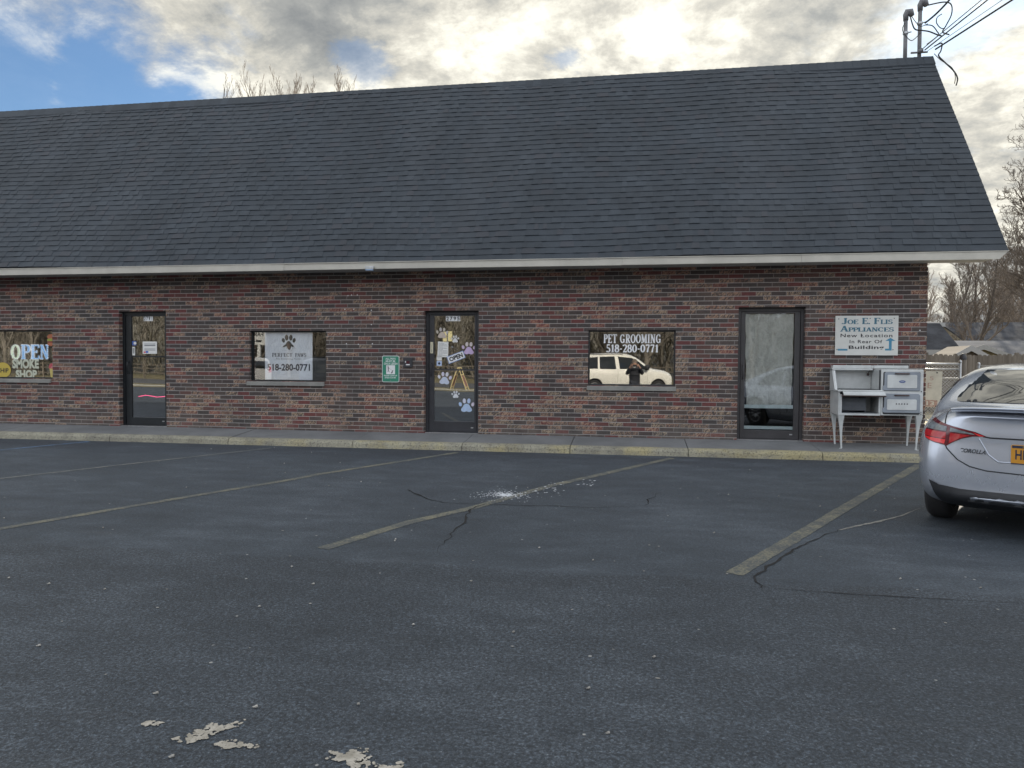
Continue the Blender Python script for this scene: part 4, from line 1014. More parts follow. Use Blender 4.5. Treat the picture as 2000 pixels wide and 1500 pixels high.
# big bare tree whose branches reach in from the right
big_k = dict(counts=(19, 9, 8, 5), first=.2, up_=.22, spread=.95, ratio=(.50, .55, .50, .5), wob=.13, twig=.006)
tree('large dark bare tree reaching in beside the roof end', (13.7, 13.5, 0), 54, 9.3, .20, M_TWIG, rz=.6, **big_k)
# trees behind the yards
mid_k = dict(counts=(14, 9, 7, 5), first=.10, up_=.30, spread=.85, ratio=(.46, .5, .5, .5), wob=.12, twig=.008)
ta = tree('bare yard tree with a dark straight trunk behind the pale roof', (19.3, 33, 0), 52, 9.2, .16, M_TWIG, 'bare trees behind the back yards', **mid_k)
tb = tree('spreading bare tree nearest the brick corner', (21.0, 46, 0), 53, 11.2, .20, M_TWIG2, 'bare trees behind the back yards', **mid_k)
for i, (x, y, s, l) in enumerate(((24.0, 48, 1.0, 'bushy bare tree second from the brick corner'), (27.2, 52, 1.0, 'rounded bare tree above the long dark roof'), (30.5, 50, .98, 'leaning bare tree right of the rounded one'),
                                  (33.5, 54, 1.15, 'tall bare tree above the right end of the dark roof'), (36.5, 49, 1.0, 'bare tree at the far right behind the big tree'))):
    copy_tree((ta, tb)[i % 2], (x, y, 0), 1.3+i*2.1, (s*1.1, s*1.1, s*(1.2 if i % 2 == 0 else 1.)), l)
def woods(name, label, seed, spots, src, mat):
    T, C_ = src; mb = MB(); r = random.Random(seed)
    for x, y, s in spots:
        a = r.uniform(0, 6.28); ca, sa = math.cos(a), math.sin(a)
        for M_ in (T, C_):
            mb.add([(x+(v[0]*ca-v[1]*sa)*s, y+(v[0]*sa+v[1]*ca)*s, v[2]*s) for v in M_.v], M_.f, 0, False)
    o = mb.build(name, mat); o['kind'] = 'stuff'; o['label'] = label; return o
r = random.Random(31)
wk = grow(61, 10, .18, counts=(16, 9, 7), first=.06, up_=.55, spread=.8, ratio=(.42, .5, .5), wob=.12, twig=.014)
woods('woods', 'brown bare woods far behind the back yards', 1, [(r.uniform(20, 75), r.uniform(62, 85), r.uniform(.85, 1.25)) for _ in range(46)], wk, M_TWIG2)
wk2 = grow(62, 15, .17, counts=(26, 9, 6), first=.08, up_=.45, spread=.85, ratio=(.30, .5, .5), wob=.10, twig=.018)
woods('woods', 'bare winter woods across the road mirrored in the shop windows', 2, [(-85+i*1.35+r.uniform(-1, 1), r.uniform(-66, -48), r.uniform(.7, 1.2)) for i in range(104)], wk2, material('grey_brown_twig', col=(.17, .155, .135), rough=1., var=.3, scale=2))  # twigs in one grey-brown base colour, varied by noise
# dense dark growth low between the trunks
mb = MB(); r = random.Random(17)
for i in range(15000):
    x = r.uniform(-90, 60); y = r.uniform(-70, -54); z = r.random()*(5.5+2.*math.sin(x*.31)+1.2*math.sin(x*.9)); s = r.uniform(.3, 1.0); a = r.uniform(0, 3.1); w = r.uniform(.02, .09); l = r.uniform(-.6, .6)
    mb.add([(x-w, y, z), (x+w, y, z), (x+w*.5+l*s, y+a*.1, z+s), (x-w*.5+l*s, y+a*.1, z+s)], [(0, 1, 2, 3)])
o = mb.build('undergrowth', material('dry_brush', col=(.12, .112, .09), rough=.95, var=.4, scale=.6)); o['kind'] = 'stuff'; o['label'] = 'dark undergrowth between the trunks of the woods across the road'
mb = MB()
for i in range(5200):
    x = r.uniform(17, 75); y = r.uniform(60, 74); z = r.random()*(4.5+1.5*math.sin(x*.4)); s = r.uniform(.2, .6); a = r.uniform(0, 3.1)
    mb.add([(x+math.cos(a)*s, y+math.sin(a)*s*.4, z), (x-math.cos(a)*s, y, z-.1), (x+r.uniform(-.2, .2), y+.1, z+s)], [(0, 1, 2)])
o = mb.build('undergrowth', material('brown_brush', col=(.09, .075, .055), rough=.95, var=.4, scale=.6)); o['kind'] = 'stuff'; o['label'] = 'brown brush at the foot of the woods behind the houses'

mb = MB(); n = 60
for i in range(n+1):
    x = -160+i*5.; h_ = 8+2*math.sin(i*.5)+1.2*math.sin(i*1.7)
    mb.v += [(x, -68, -.1), (x, -80, h_*.6), (x, -100, h_*1.5)]
for i in range(n):
    for j in range(2): mb.f.append((i*3+j, i*3+3+j, i*3+4+j, i*3+j+1)); mb.m.append(0); mb.sm.append(True)
struct(mb.build('hillside', material('leaf_litter', col=(.12, .11, .09), rough=1., var=.5, scale=.7, bump=1., bscale=3)))

# ------------------------------------------------------------------ fences and yards at the right
def f_wood(g, b, out):
    o = g.obj(); x, y, z = g.xyz(o)
    pl = g.wn(g.comb(g.m('FLOOR', g.m('DIVIDE', x, .14)), 0, 0))
    c = g.mix(pl, (.11, .095, .078), (.21, .185, .155)); c = g.mix(g.m('MULTIPLY', g.noise(g.mul(o, (30, 30, 2)), 1, 4, .7), .6), c, (.06, .05, .045))
    g.set(b.inputs['Base Color'], c); b.inputs['Roughness'].default_value = .9
M_WOOD = material('weathered_board', f_wood)
def board_fence(label, x0, x1, y, h, seed, cap=True):
    r = random.Random(seed); t = thing('wooden_fence', label, 'fence', ((x0+x1)/2, y, 0)); ox = (x0+x1)/2
    mb = MB(); x = x0
    while x < x1:
        hh = h+r.uniform(-.03, .03); w = .132
        mb.prism([(x-ox, .03), (x-ox+w, .03), (x-ox+w, hh-.04), (x-ox+w*.75, hh), (x-ox+w*.25, hh), (x-ox, hh-.04)], -.01+r.uniform(0, .006), .012); x += .14
    mb.build('boards', M_WOOD, t)
    mb = MB()
    for z in (.35, h-.35): mb.box(x0-ox, x1-ox, .014, .06, z, z+.09)
    mb.build('rail', M_WOOD, t)
    x = x0+.5
    while x < x1:
        mb = MB(); mb.box(x-ox-.05, x-ox+.05, .014, .11, 0, h+.06); mb.build('post', M_WOOD, t); x += 2.6
    return t
board_fence('tall grey board fence behind the chain-link fence', 8.6, 30, 12, 1.84, 1)
# round-capped wooden post
t = thing('fence_post', 'thick round-topped wooden post beside the chain-link gate', 'post', (6.23, 2.5, 0))
mb = MB(); mb.lathe([(.062, 0), (.060, 1.60), (.055, 1.60)], (0, 0, 0), (0, 0, 1), 14); mb.build('shaft', M_WOOD, t)
mb = MB(); mb.lathe([(.064, 1.585), (.066, 1.62), (.050, 1.67), (.02, 1.70), (0, 1.705)], (0, 0, 0), (0, 0, 1), 14); mb.build('cap', M_FRM, t)
def chain_link(label, x0, x1, y, h, z0=.08, cat='fence', name='chain_link_fence', barb=False):
    t = thing(name, label, cat, (x0, y, 0)); W = x1-x0
    mb = MB(); mb.tube([(0, 0, h), (W, 0, h)], .021, 8); mb.tube([(0, 0, h*.48), (W, 0, h*.48)], .010, 6); mb.tube([(0, 0, z0), (W, 0, z0)], .016, 6)
    mb.build('rail', M_STEEL, t)
    for x in [0, W] if W < 2 else [i*2.4 for i in range(int(W/2.4)+1)]:
        mb = MB(); mb.tube([(x, 0, 0), (x, 0, h+.03)], .026, 10); mb.lathe([(.03, 0), (.03, .02), (.018, .045), (0, .05)], (x, 0, h+.03), (0, 0, 1), 10); mb.build('post', M_STEEL, t)
    mb = MB(); p = .065; n = int((W+h)/p)
    for i in range(-int(h/p)-1, int(W/p)+1):
        for s_ in (1, -1):
            a0 = i*p if s_ > 0 else i*p+(h-z0); pts = []
            x_a, z_a, x_b, z_b = (i*p, z0, i*p+(h-z0), h) if s_ > 0 else (i*p+(h-z0), z0, i*p, h)
            # clip to the panel
            def cl(xa, za, xb, zb, X):
                u = (X-xa)/(xb-xa); return X, za+(zb-za)*u
            if max(x_a, x_b) < 0 or min(x_a, x_b) > W: continue
            A, Bp = (x_a, z_a), (x_b, z_b)
            if A[0] < 0: A = cl(*A, *Bp, 0)
            if Bp[0] < 0: Bp = cl(*A, *Bp, 0)
            if A[0] > W: A = cl(*A, *Bp, W)
            if Bp[0] > W: Bp = cl(*A, *Bp, W)
            if abs(A[0]-Bp[0]) < .01: continue
            mb.tube([(A[0], -.012+.004*s_, A[1]), (Bp[0], -.012+.004*s_, Bp[1])], .0036, 3, 0, False, False)
    mb.build('mesh', M_STEEL, t)
    return t
gt = chain_link('galvanised chain-link gate at the brick corner', 5.02, 6.08, 2.25, 1.50, .42, 'gate', 'chain_link_gate')
mb = MB(); mb.tube([(0, 0, 1.40), (1.06, 0, 1.40)], .018, 8); mb.build('rail', M_STEEL, gt)
chain_link('chain-link fence running right from the gate post', 6.42, 16.5, 2.3, 1.46)
chain_link('second chain-link run farther back along the yard', 5.4, 17, 7.6, 1.15)
t = thing('faded_sign', 'faded white panel with worn red figures hung on the gate', 'sign', (5.585, 2.17, 1.02), 0); t.rotation_euler = (0, R(1.5), 0)
mb = MB(); mb.box(-.150, .150, -.006, .006, -.34, .34); mb.build('panel', material('yellowed_panel', col=(.55, .53, .45), rough=.7, var=.1, scale=6), t, bevel=.003)
FR = material('faded_red', col=(.40, .27, .22), rough=.8, var=.25, scale=30)
text_obj('figures', '13', -.105, .03, -.305, -.225, -.0075, material('panel_white', col=(.58, .56, .48)), t, bold=.02)
mb = MB(); mb.box(-.135, .085, -.0072, -.0064, -.33, -.205); mb.build('red_field', FR, t)
text_obj('lettering', 'E', -.10, -.03, .02, .12, -.0075, FR, t); text_obj('lettering', '5', -.07, .0, .17, .24, -.0075, FR, t)
for x, z in ((.055, .315), (.06, -.318)):
    mb = MB(); mb.lathe([(.014, 0), (.01, .005), (0, .006)], (x, -.007, z), (0, -1, 0), 10); mb.build('bolt', M_BLACK, t)
# lamp and downpipe on the gable wall
t = thing('wall_lamp', 'round yellowed lamp on the end wall just past the brick corner', 'lamp', (X1+.002, 1.6, 1.745))
mb = MB(); mb.lathe([(.10, 0), (.105, .03), (.09, .055), (.05, .07), (0, .073)], (.33, 0, 0), (1, 0, 0), 20); mb.build('lens', material('yellow_plastic', col=(.62, .52, .25), rough=.45), t)
mb = MB(); mb.tube([(0, 0, 0), (.33, 0, 0)], .022, 8); mb.lathe([(.05, 0), (.05, .012)], (0, 0, 0), (1, 0, 0), 12); mb.build('arm', M_STEEL, t)
mb = MB(); mb.tube([(X1+.25, 1.7, 0), (X1+.25, 1.7, 1.95)], .018, 8); tag(mb.build('steel_pole', M_STEEL), 'slim steel pole standing just past the brick corner', 'pole')

# houses beyond the yard
M_SIDG = material('tan_siding', col=(.30, .27, .22), rough=.8, var=.12, scale=1.5)
M_CRM = material('cream_siding', col=(.42, .38, .27), rough=.8, var=.08, scale=1.5)
M_RFD = material('dark_house_roof', col=(.055, .058, .066), rough=1., spec=.05, var=.3, scale=1.5)
M_RFL = material('pale_metal_roof', col=(.10, .105, .118), rough=1., spec=.05, var=.2, scale=.9)
M_TRIM = material('house_trim', col=(.34, .34, .33), rough=.95, spec=.1)
M_PANE = material('dark_pane', col=(.03, .035, .045), rough=.12)
def house(label, x0, x1, y0, y1, h, rh, wallm, roofm, axis='x', oh=.35, wins=(), door_=None):
    cx, cy = (x0+x1)/2, (y0+y1)/2; t = thing('house', label, 'house', (cx, cy, 0))
    w, d = (x1-x0)/2, (y1-y0)/2
    mb = MB(); mb.box(-w, w, -d, d, 0, h)
    if axis == 'x': mb.add([(-w, -d, h), (-w, d, h), (-w, 0, h+rh), (w, -d, h), (w, d, h), (w, 0, h+rh)], [(0, 1, 2), (3, 5, 4)])
    else: mb.add([(-w, -d, h), (w, -d, h), (0, -d, h+rh), (-w, d, h), (w, d, h), (0, d, h+rh)], [(0, 1, 2), (3, 5, 4)])
    mb.build('wall', wallm, t)
    mb = MB(); k = rh/(d if axis == 'x' else w)
    if axis == 'x':
        for s_ in (-1, 1):
            mb.prism([(s_*(d+oh), h-oh*k), (0, h+rh), (0, h+rh+.12), (s_*(d+oh), h-oh*k+.12)][::s_], -w-oh, w+oh, 'x')
    else:
        for s_ in (-1, 1):
            mb.prism([(s_*(w+oh), h-oh*k), (0, h+rh), (0, h+rh+.12), (s_*(w+oh), h-oh*k+.12)][::s_], -d-oh, d+oh, 'y')
    mb.build('roof', roofm, t)
    mb = MB()
    if axis == 'x': mb.box(-w-oh, w+oh, -d-oh-.03, -d-oh-.002, h-oh*k-.06, h-oh*k+.13)
    else:
        for s_ in (-1, 1): mb.prism([(s_*(w+oh), h-oh*k-.06), (0, h+rh-.06), (0, h+rh+.13), (s_*(w+oh), h-oh*k+.13)][::s_], -d-oh-.03, -d-oh-.002, 'y')
    mb.build('trim', M_TRIM, t)
    for (wx, wz, ww, wh) in wins:
        mb = MB(); frame_boxes(mb, wx-cx-ww/2, wx-cx+ww/2, wz, wz+wh, .07, -d-.04, -d-.002); mb.box(wx-cx-ww/2+.07, wx-cx+ww/2-.07, -d-.03, -d-.003, wz+wh/2-.02, wz+wh/2+.02)
        wn_ = mb.build('window', M_TRIM, t)
        mb = MB(); mb.box(wx-cx-ww/2+.07, wx-cx+ww/2-.07, -d-.02, -d-.0025, wz+.07, wz+wh-.07); mb.build('pane', M_PANE, wn_)
    return t
house('tan house with a tall white-framed window behind the small dark roof', 10.5, 14.6, 26, 32, 3.50, .3, M_SIDG, M_RFL, 'x', wins=((14.35, 2.1, .62, 1.25), (12.2, 2.1, .8, 1.25)))
house('low outbuilding with small dark roof and white eave board', 8.2, 11.75, 17.0, 20.5, 2.12, .95, M_SIDG, M_RFD, 'x', .3, wins=((10.9, 1.45, .8, .45),))
house('cream garage with a wide pale curved roof behind the board fence', 13.4, 24.5, 21, 28, 1.95, .62, M_CRM, M_RFL, 'x', .5)
house('cream gabled shed beside the pale roof', 12.2, 14.8, 18.6, 20.9, 1.7, .5, M_CRM, M_RFL, 'y', .25)
house('small weathered garden shed just behind the board fence', 10.3, 11.7, 13.6, 15.2, 1.62, .42, M_WOOD, M_WOOD, 'y', .12)
house('long house with a broad dark blue-grey roof at the right', 23.0, 46, 41, 51, 2.9, 1.75, M_SIDG, M_RFD, 'x', .5, wins=((27, .9, 1.2, 1.3), (31, .9, 1.2, 1.3)))

# ------------------------------------------------------------------ vehicles
def car_paint(name, col, metal, rough=.28, flake=True):
    def f(g, b, out):
        o = g.obj()
        c = g.mix(g.sm(g.noise(o, 2.2, 5, .6), .35, .7), tuple(v*.94 for v in col), tuple(min(1, v*1.03) for v in col))
        z = g.xyz(o)[2]
        dirt = g.m('MULTIPLY', g.sm(g.m('ADD', z, g.m('MULTIPLY', g.noise(g.mul(o, (1, 1, .3)), 7, 5, .7), .5)), 1.0, .45), .16)
        c = g.mix(dirt, c, (.20, .19, .18))
        g.set(b.inputs['Base Color'], c); b.inputs['Metallic'].default_value = metal
        g.set(b.inputs['Roughness'], g.m('ADD', rough, g.m('MULTIPLY', dirt, .5)))
        b.inputs['Coat Weight'].default_value = 1.0; b.inputs['Coat Roughness'].default_value = .04
    return material(name, f)
M_SILV = car_paint('silver_car_paint', (.52, .56, .64), .60, .24)
M_VAN = car_paint('cream_white_paint', (.80, .79, .73), 0., .35)
M_DKCAR = car_paint('dark_car_paint', (.03, .035, .045), .3)
M_CGL = material('car_glass', col=(.012, .016, .02), rough=.02, spec=.9, coat=.6)
M_TYRE = material('tyre_rubber', col=(.022, .022, .024), rough=.85, bump=.6, bscale=90)
M_RIM = material('wheel_alloy', col=(.38, .39, .41), rough=.35, metal=.8)
M_PLAS = material('black_bumper_plastic', col=(.022, .024, .028), rough=.6)
M_REDL = material('red_lamp_lens', col=(.42, .012, .02), rough=.12, coat=.8)
M_REDB = material('bright_red_lens', col=(.75, .03, .035), rough=.15, coat=.8)
M_DRED = material('dark_red_lens_edge', col=(.11, .006, .015), rough=.15, coat=.8)
M_CLRL = material('clear_lamp_lens', col=(.17, .19, .21), rough=.12, coat=.8, var=.3, scale=22)
M_SEAM = material('body_seam', col=(.012, .013, .016), rough=.8)

def ring(hw, zb, zbelt, ztop, hwt, hood):
    if hood: zt = ztop
    P = [(0, zb), (hw*.62, zb), (hw*.93, zb+.02), (hw*.985, zb+(zbelt-zb)*.28), (hw, zb+(zbelt-zb)*.62), (hw*.975, zbelt-.05), (hw*.93 if not hood else hw*.90, zbelt)]
    if hood: P += [(hw*.78, ztop-.02), (hw*.60, ztop-.006), (hw*.45, ztop), (hw*.22, ztop+.004), (0, ztop+.006)]
    else:
        P += [(hwt+(hw*.93-hwt)*.62, zbelt+(ztop-zbelt)*.40), (hwt+(hw*.93-hwt)*.16, zbelt+(ztop-zbelt)*.82), (hwt*.86, ztop-.025), (hwt*.5, ztop-.004), (0, ztop)]
    return P
def loft(stations, bulge=None, sub=2):
    vs = []; fs = []; n = 22
    for (X, hw, zb, zbelt, ztop, hwt, hood) in stations:
        P = ring(hw, zb, zbelt, ztop, hwt, hood)
        full = P+[(-y, z) for y, z in P[-2:0:-1]]
        for y, z in full:
            x = X+(bulge(X, y, z) if bulge else 0)
            vs.append((x, y, z))
    m = len(stations)
    for i in range(m-1):
        for j in range(n): fs.append((i*n+j, i*n+(j+1) % n, (i+1)*n+(j+1) % n, (i+1)*n+j))
    for base, flip in ((0, True), ((m-1)*n, False)):
        for j in range(n//2-0):
            a, b_, c, d = base+j, base+j+1, base+(n-1-j) % n, base+(n-j) % n
            q = [a, b_, c, d]; q = list(dict.fromkeys(q))
            if len(q) > 2 and j < n//2: fs.append(tuple(q) if not flip else tuple(q[::-1]))
            if j == n//2-1: break
    me = bpy.data.meshes.new('body'); me.from_pydata(vs, [], fs); me.update()
    bm = bmesh.new(); bm.from_mesh(me); bmesh.ops.remove_doubles(bm, verts=bm.verts, dist=1e-5); bmesh.ops.recalc_face_normals(bm, faces=bm.faces); bm.to_mesh(me); bm.free()
    return me
def body_obj(stations, paint, parent, wheels, wr, hw, bulge=None):
    me = loft(stations, bulge)
    o = bpy.data.objects.new('body', me); COL.objects.link(o); me.materials.append(paint); me.materials.append(M_PLAS)
    s_ = o.modifiers.new('s', 'SUBSURF'); s_.levels = s_.render_levels = 3
    cut = MB()
    for wx in wheels:
        for sy in (1, -1):
            cut.lathe([(0, 0), (wr+.055, 0), (wr+.055, .6), (0, .6)], (wx, sy*(hw-.30), wr), (0, sy, 0), 32, 1, False)
    co = cut.build('cutter', [paint, M_PLAS])
    bm = bmesh.new(); bm.from_mesh(co.data); bmesh.ops.remove_doubles(bm, verts=bm.verts, dist=1e-5); bmesh.ops.recalc_face_normals(bm, faces=bm.faces); bm.to_mesh(co.data); bm.free()
    b_ = o.modifiers.new('b', 'BOOLEAN'); b_.operation = 'DIFFERENCE'; b_.object = co; b_.solver = 'EXACT'; b_.material_mode = 'TRANSFER' if hasattr(b_, 'material_mode') else 'INDEX'
    dg = bpy.context.evaluated_depsgraph_get(); nm = bpy.data.meshes.new_from_object(o.evaluated_get(dg))
    bpy.data.objects.remove(o); bpy.data.objects.remove(co)
    nm.name = 'body'
    for p in nm.polygons: p.use_smooth = True
    o = bpy.data.objects.new('body', nm); COL.objects.link(o); o.parent = parent
    bm = bmesh.new(); bm.from_mesh(nm); bv = BVHTree.FromBMesh(bm); bm.free()
    return o, bv
def project(name, outline, bv, origin_fn, d, mat, parent, off=.004, cuts=3, label=None):
    """a panel whose outline is laid onto the body along direction d"""
    bm = bmesh.new(); vs = [bm.verts.new(origin_fn(a, c)) for a, c in outline]; bm.faces.new(vs)
    bmesh.ops.triangulate(bm, faces=bm.faces)
    for _ in range(cuts):
        long_ = [e for e in bm.edges if e.calc_length() > .045]
        if not long_: break
        bmesh.ops.subdivide_edges(bm, edges=long_, cuts=1); bmesh.ops.triangulate(bm, faces=bm.faces)
    d = Vector(d).normalized(); bad = []
    for v in bm.verts:
        hit, nrm, i, dist = bv.ray_cast(v.co, d)
        if hit is None: bad.append(v); continue
        if nrm.dot(d) > 0: nrm = -nrm
        v.co = hit+nrm*off
    if bad: bmesh.ops.delete(bm, geom=bad, context='VERTS')
    me = bpy.data.meshes.new(name); bm.to_mesh(me); bm.free()
    for p in me.polygons: p.use_smooth = True
    me.materials.append(mat); o = bpy.data.objects.new(name, me); COL.objects.link(o); o.parent = parent
    if label: o['label'] = label
    return o
def seam(name, pts, bv, origin_fn, d, mat, parent, w=.004, n=10, off=.001):
    d = Vector(d).normalized(); P = []
    for a, c in zip(pts[:-1], pts[1:]):
        for i in range(n):
            u = i/n; h_ = bv.ray_cast(origin_fn(a[0]+(c[0]-a[0])*u, a[1]+(c[1]-a[1])*u), d)
            if h_[0] is not None: P.append(h_[0]+(h_[1] if h_[1].dot(d) < 0 else -h_[1])*off)
    if len(P) > 1:
        mb = MB(); mb.tube(P, w, 5); return mb.build(name, mat, parent)
def wheel(parent, x, y, r_, w, spokes=10):
    sy = 1 if y > 0 else -1
    mb = MB(); mb.lathe([(r_*.66, -w*.46), (r_*.90, -w*.5), (r_*.985, -w*.36), (r_, -w*.15), (r_, w*.15), (r_*.985, w*.36), (r_*.90, w*.5), (r_*.66, w*.46)], (x, y, r_), (0, sy, 0), 40)
    o = mb.build('wheel', M_TYRE, parent)
    mb = MB(); mb.lathe([(r_*.67, -w*.4), (r_*.67, w*.42), (r_*.62, w*.44), (r_*.60, w*.1)], (x, y, r_), (0, sy, 0), 32)
    for k in range(spokes):
        a = 2*math.pi*k/spokes; mb.tube([(x, y+sy*w*.30, r_), (x+math.cos(a)*r_*.63, y+sy*w*.40, r_+math.sin(a)*r_*.63)], [.028, .022], 6)
    mb.lathe([(0, w*.42), (.04, w*.40), (.055, w*.2)], (x, y, r_), (0, sy, 0), 14); mb.lathe([(0, w*.02), (r_*.62, w*.02)], (x, y, r_), (0, sy, 0), 20)
    mb.build('rim', M_RIM, o)
    return o

def sedan(name, label, loc, heading, paint, detailed=True):
    """heading: direction of the nose, radians from +x"""
    t = thing(name, label, 'car', loc, heading)
    st_ = [(.02, .70, .36, .86, 1.02, .5, True), (.06, .80, .32, .90, 1.055, .5, True), (.20, .865, .27, .945, 1.085, .5, True), (.42, .885, .22, .955, 1.09, .5, True), (.58, .888, .20, .965, 1.12, .79, False),
           (.85, .888, .19, .96, 1.225, .775, False), (1.20, .888, .18, .96, 1.375, .74, False), (1.60, .888, .18, .955, 1.47, .69, False), (2.1, .888, .18, .95, 1.50, .66, False), (2.6, .888, .18, .94, 1.48, .64, False),
           (3.0, .888, .18, .92, 1.36, .60, False), (3.35, .885, .18, .915, 1.16, .65, False), (3.62, .88, .18, .90, .99, .68, True), (4.0, .87, .19, .82, .93, .6, True), (4.35, .82, .20, .72, .82, .6, True), (4.56, .70, .24, .60, .68, .5, True), (4.62, .60, .30, .52, .60, .4, True)]
    def bulge(X, y, z):
        w = max(0., 1-X/.5)
        b_ = .10*max(0, (z-.72)/.35)**1.1 if z > .72 else 0.
        if z < .45: b_ += .05*(.45-z)/.15
        b_ += .20*(abs(y)/.888)**3.2
        return b_*w
    body, bv = body_obj(st_, paint, t, (1.0, 3.70), .325, .888, bulge)
    for x in (1.0, 3.70):
        for sy in (1, -1): wheel(t, x, sy*.775, .322, .215)
    rear = lambda a, c: Vector((-1.5, a, c)); dR = (1, 0, 0)
    for sy in (1, -1):
        side = lambda a, c, sy=sy: Vector((a, sy*2.2, c))
        project('side_window', [(1.02, .985), (1.18, 1.16), (1.55, 1.335), (1.80, 1.365), (1.80, .985)], bv, side, (0, -sy, 0), M_CGL, t)
        project('side_window', [(1.86, .985), (1.86, 1.37), (2.45, 1.375), (2.85, 1.29), (3.28, 1.04), (3.30, .985)], bv, side, (0, -sy, 0), M_CGL, t)
        dr = [(1.84, .34), (1.84, .97)]; seam('door_seam', dr, bv, side, (0, -sy, 0), M_SEAM, t)
        seam('door_seam', [(2.95, .30), (3.02, .60), (3.0, .95)], bv, side, (0, -sy, 0), M_SEAM, t); seam('door_seam', [(1.30, .62), (1.42, .40), (1.60, .30)], bv, side, (0, -sy, 0), M_SEAM, t)
        for hx in (1.62, 2.72):
            mb = MB(); mb.tube([(hx-.09, sy*.90, .86), (hx-.07, sy*.925, .87), (hx+.07, sy*.925, .87), (hx+.09, sy*.90, .86)], .012, 6); mb.build('door_handle', paint, t)
        # side mirror
        mb = MB(); mb.lathe([(0, -.10), (.055, -.095), (.085, -.04), (.082, .03), (.05, .085), (0, .10)], (3.02, sy*1.0, 1.03), (-.15, sy, 0), 14); m_ = mb.build('side_mirror', paint, t)
        mb = MB(); mb.box(-.006, 0, -.085, .085, -.055, .055, 0, Matrix.Translation((2.945, sy*1.0, 1.03))); mb.build('mirror_glass', M_CGL, m_)
        mb = MB(); mb.tube([(3.05, sy*.86, .97), (3.04, sy*.96, 1.0)], .022, 6); mb.build('mirror_arm', M_PLAS, m_)
        # rear lamp, projected obliquely so that it wraps round the corner
        dL = Vector((.80, -.60*sy, 0)); q = Vector((-dL.y, dL.x, 0))*sy
        def obl(a, c, dL=dL, sy=sy):
            # a = lateral position at the tail, c = height
            return Vector((.12, sy*a, c))-dL*1.6
        P = lambda n_, pts, m, off: project(n_, [(a, c) for a, c in (pts if sy > 0 else pts[::-1])], bv, obl, dL, m, t, off)
        lens = P('tail_lamp', [(0.935, 1.005), (0.715, .965), (0.535, .925), (0.415, .90), (0.335, .868), (0.435, .860), (0.515, .838), (0.595, .795), (0.630, .770), (0.735, .788), (0.865, .822), (0.915, .87)], M_DRED, .006)
        P2 = lambda n_, pts, m, off: project(n_, [(a, c) for a, c in (pts if sy > 0 else pts[::-1])], bv, obl, dL, m, lens, off)
        P2('reverse_lens', [(0.915, .972), (0.735, .945), (0.645, .93), (0.645, .893), (0.915, .903)], M_CLRL, .009)
        P2('reverse_lens', [(0.615, .925), (0.435, .885), (0.415, .876), (0.615, .892)], M_CLRL, .009)
        P2('red_lens', [(0.910, .892), (0.645, .882), (0.645, .83), (0.890, .845)], M_REDL, .009)
        P2('stop_lens', [(0.885, .838), (0.645, .822), (0.650, .785), (0.735, .797), (0.855, .825)], M_REDB, .009)
        P2('red_lens', [(0.610, .88), (0.455, .868), (0.535, .838), (0.615, .79)], M_REDL, .009)
        P2('stop_lens', [(0.435, .895), (0.380, .878), (0.347, .868), (0.390, .868)], M_REDB, .010)
    project('rear_window', [(-.775, 1.128), (.775, 1.128), (.73, 1.27), (.665, 1.415), (-.665, 1.415), (-.73, 1.27)], bv, rear, dR, M_CGL, t, .005)
    project('windscreen', [(-.60, 1.08), (-.50, 1.36), (.50, 1.36), (.60, 1.08)], bv, lambda a, c: Vector((6, a, c)), (-1, 0, 0), M_CGL, t, .005)
    for sy in (1, -1):
        project('headlamp', [(.50*sy, .70), (.74*sy, .74), (.78*sy, .64), (.55*sy, .60)][::sy], bv, lambda a, c: Vector((6, a, c)), (-1, 0, 0), M_CLRL, t, .006)
    project('grille', [(-.45, .42), (-.55, .30), (.55, .30), (.45, .42), (.30, .62), (-.30, .62)], bv, lambda a, c: Vector((6, a, c)), (-1, 0, 0), M_PLAS, t, .006)
    # trunk lid lip, seams, plate, badge, lower valance
    mb = MB(); n = 24; prof = [(.10, 1.075), (.055, 1.098), (.05, 1.104), (.075, 1.112), (.16, 1.112), (.32, 1.098)]; rings = []
    for i in range(n+1):
        y = -.59+1.18*i/n; e_ = abs(y/.59)**5; k_ = .10*(abs(y)/.888)**2.2
        rings += [(x+k_+.05*e_, y, z-.018*e_) for x, z in prof]
    m = len(prof); mb.add(rings, [(i*m+j, i*m+j+1, (i+1)*m+j+1, (i+1)*m+j) for i in range(n) for j in range(m-1)], 0, True); mb.build('trunk_lip', paint, t)
    tr = [(.63, 1.07), (.635, .80), (.61, .745), (.53, .66), (.44, .61), (.32, .585), (0, .575), (-.32, .585), (-.44, .61), (-.53, .66), (-.61, .745), (-.635, .80), (-.63, 1.07)]
    seam('trunk_seam', tr, bv, rear, dR, M_SEAM, t, .005)
    project('trunk_recess', [(-.40, .852), (-.26, .672), (.26, .672), (.40, .852)], bv, rear, dR, paint, t, -.001)
    seam('lid_crease', [(.35, .866), (.30, .858), (-.30, .858), (-.35, .866)], bv, rear, dR, M_SEAM, t, .006)
    seam('plate_recess_edge', [(.38, .850), (.31, .72), (.24, .665), (-.24, .665), (-.31, .72), (-.38, .850)], bv, rear, dR, paint, t, .006)
    project('valance', [(-.74, .47), (-.66, .435), (-.5, .415), (.5, .415), (.66, .435), (.74, .47), (.66, .26), (.4, .20), (-.4, .20), (-.66, .26)][::-1], bv, rear, dR, M_PLAS, t, .012)
    seam('valance_ridge', [(.60, .32), (-.60, .32)], bv, rear, dR, M_PLAS, t, .016)
    h_ = bv.ray_cast(Vector((-1, 0, .74)), Vector((1, 0, 0)))[0]; px_ = h_.x-.012
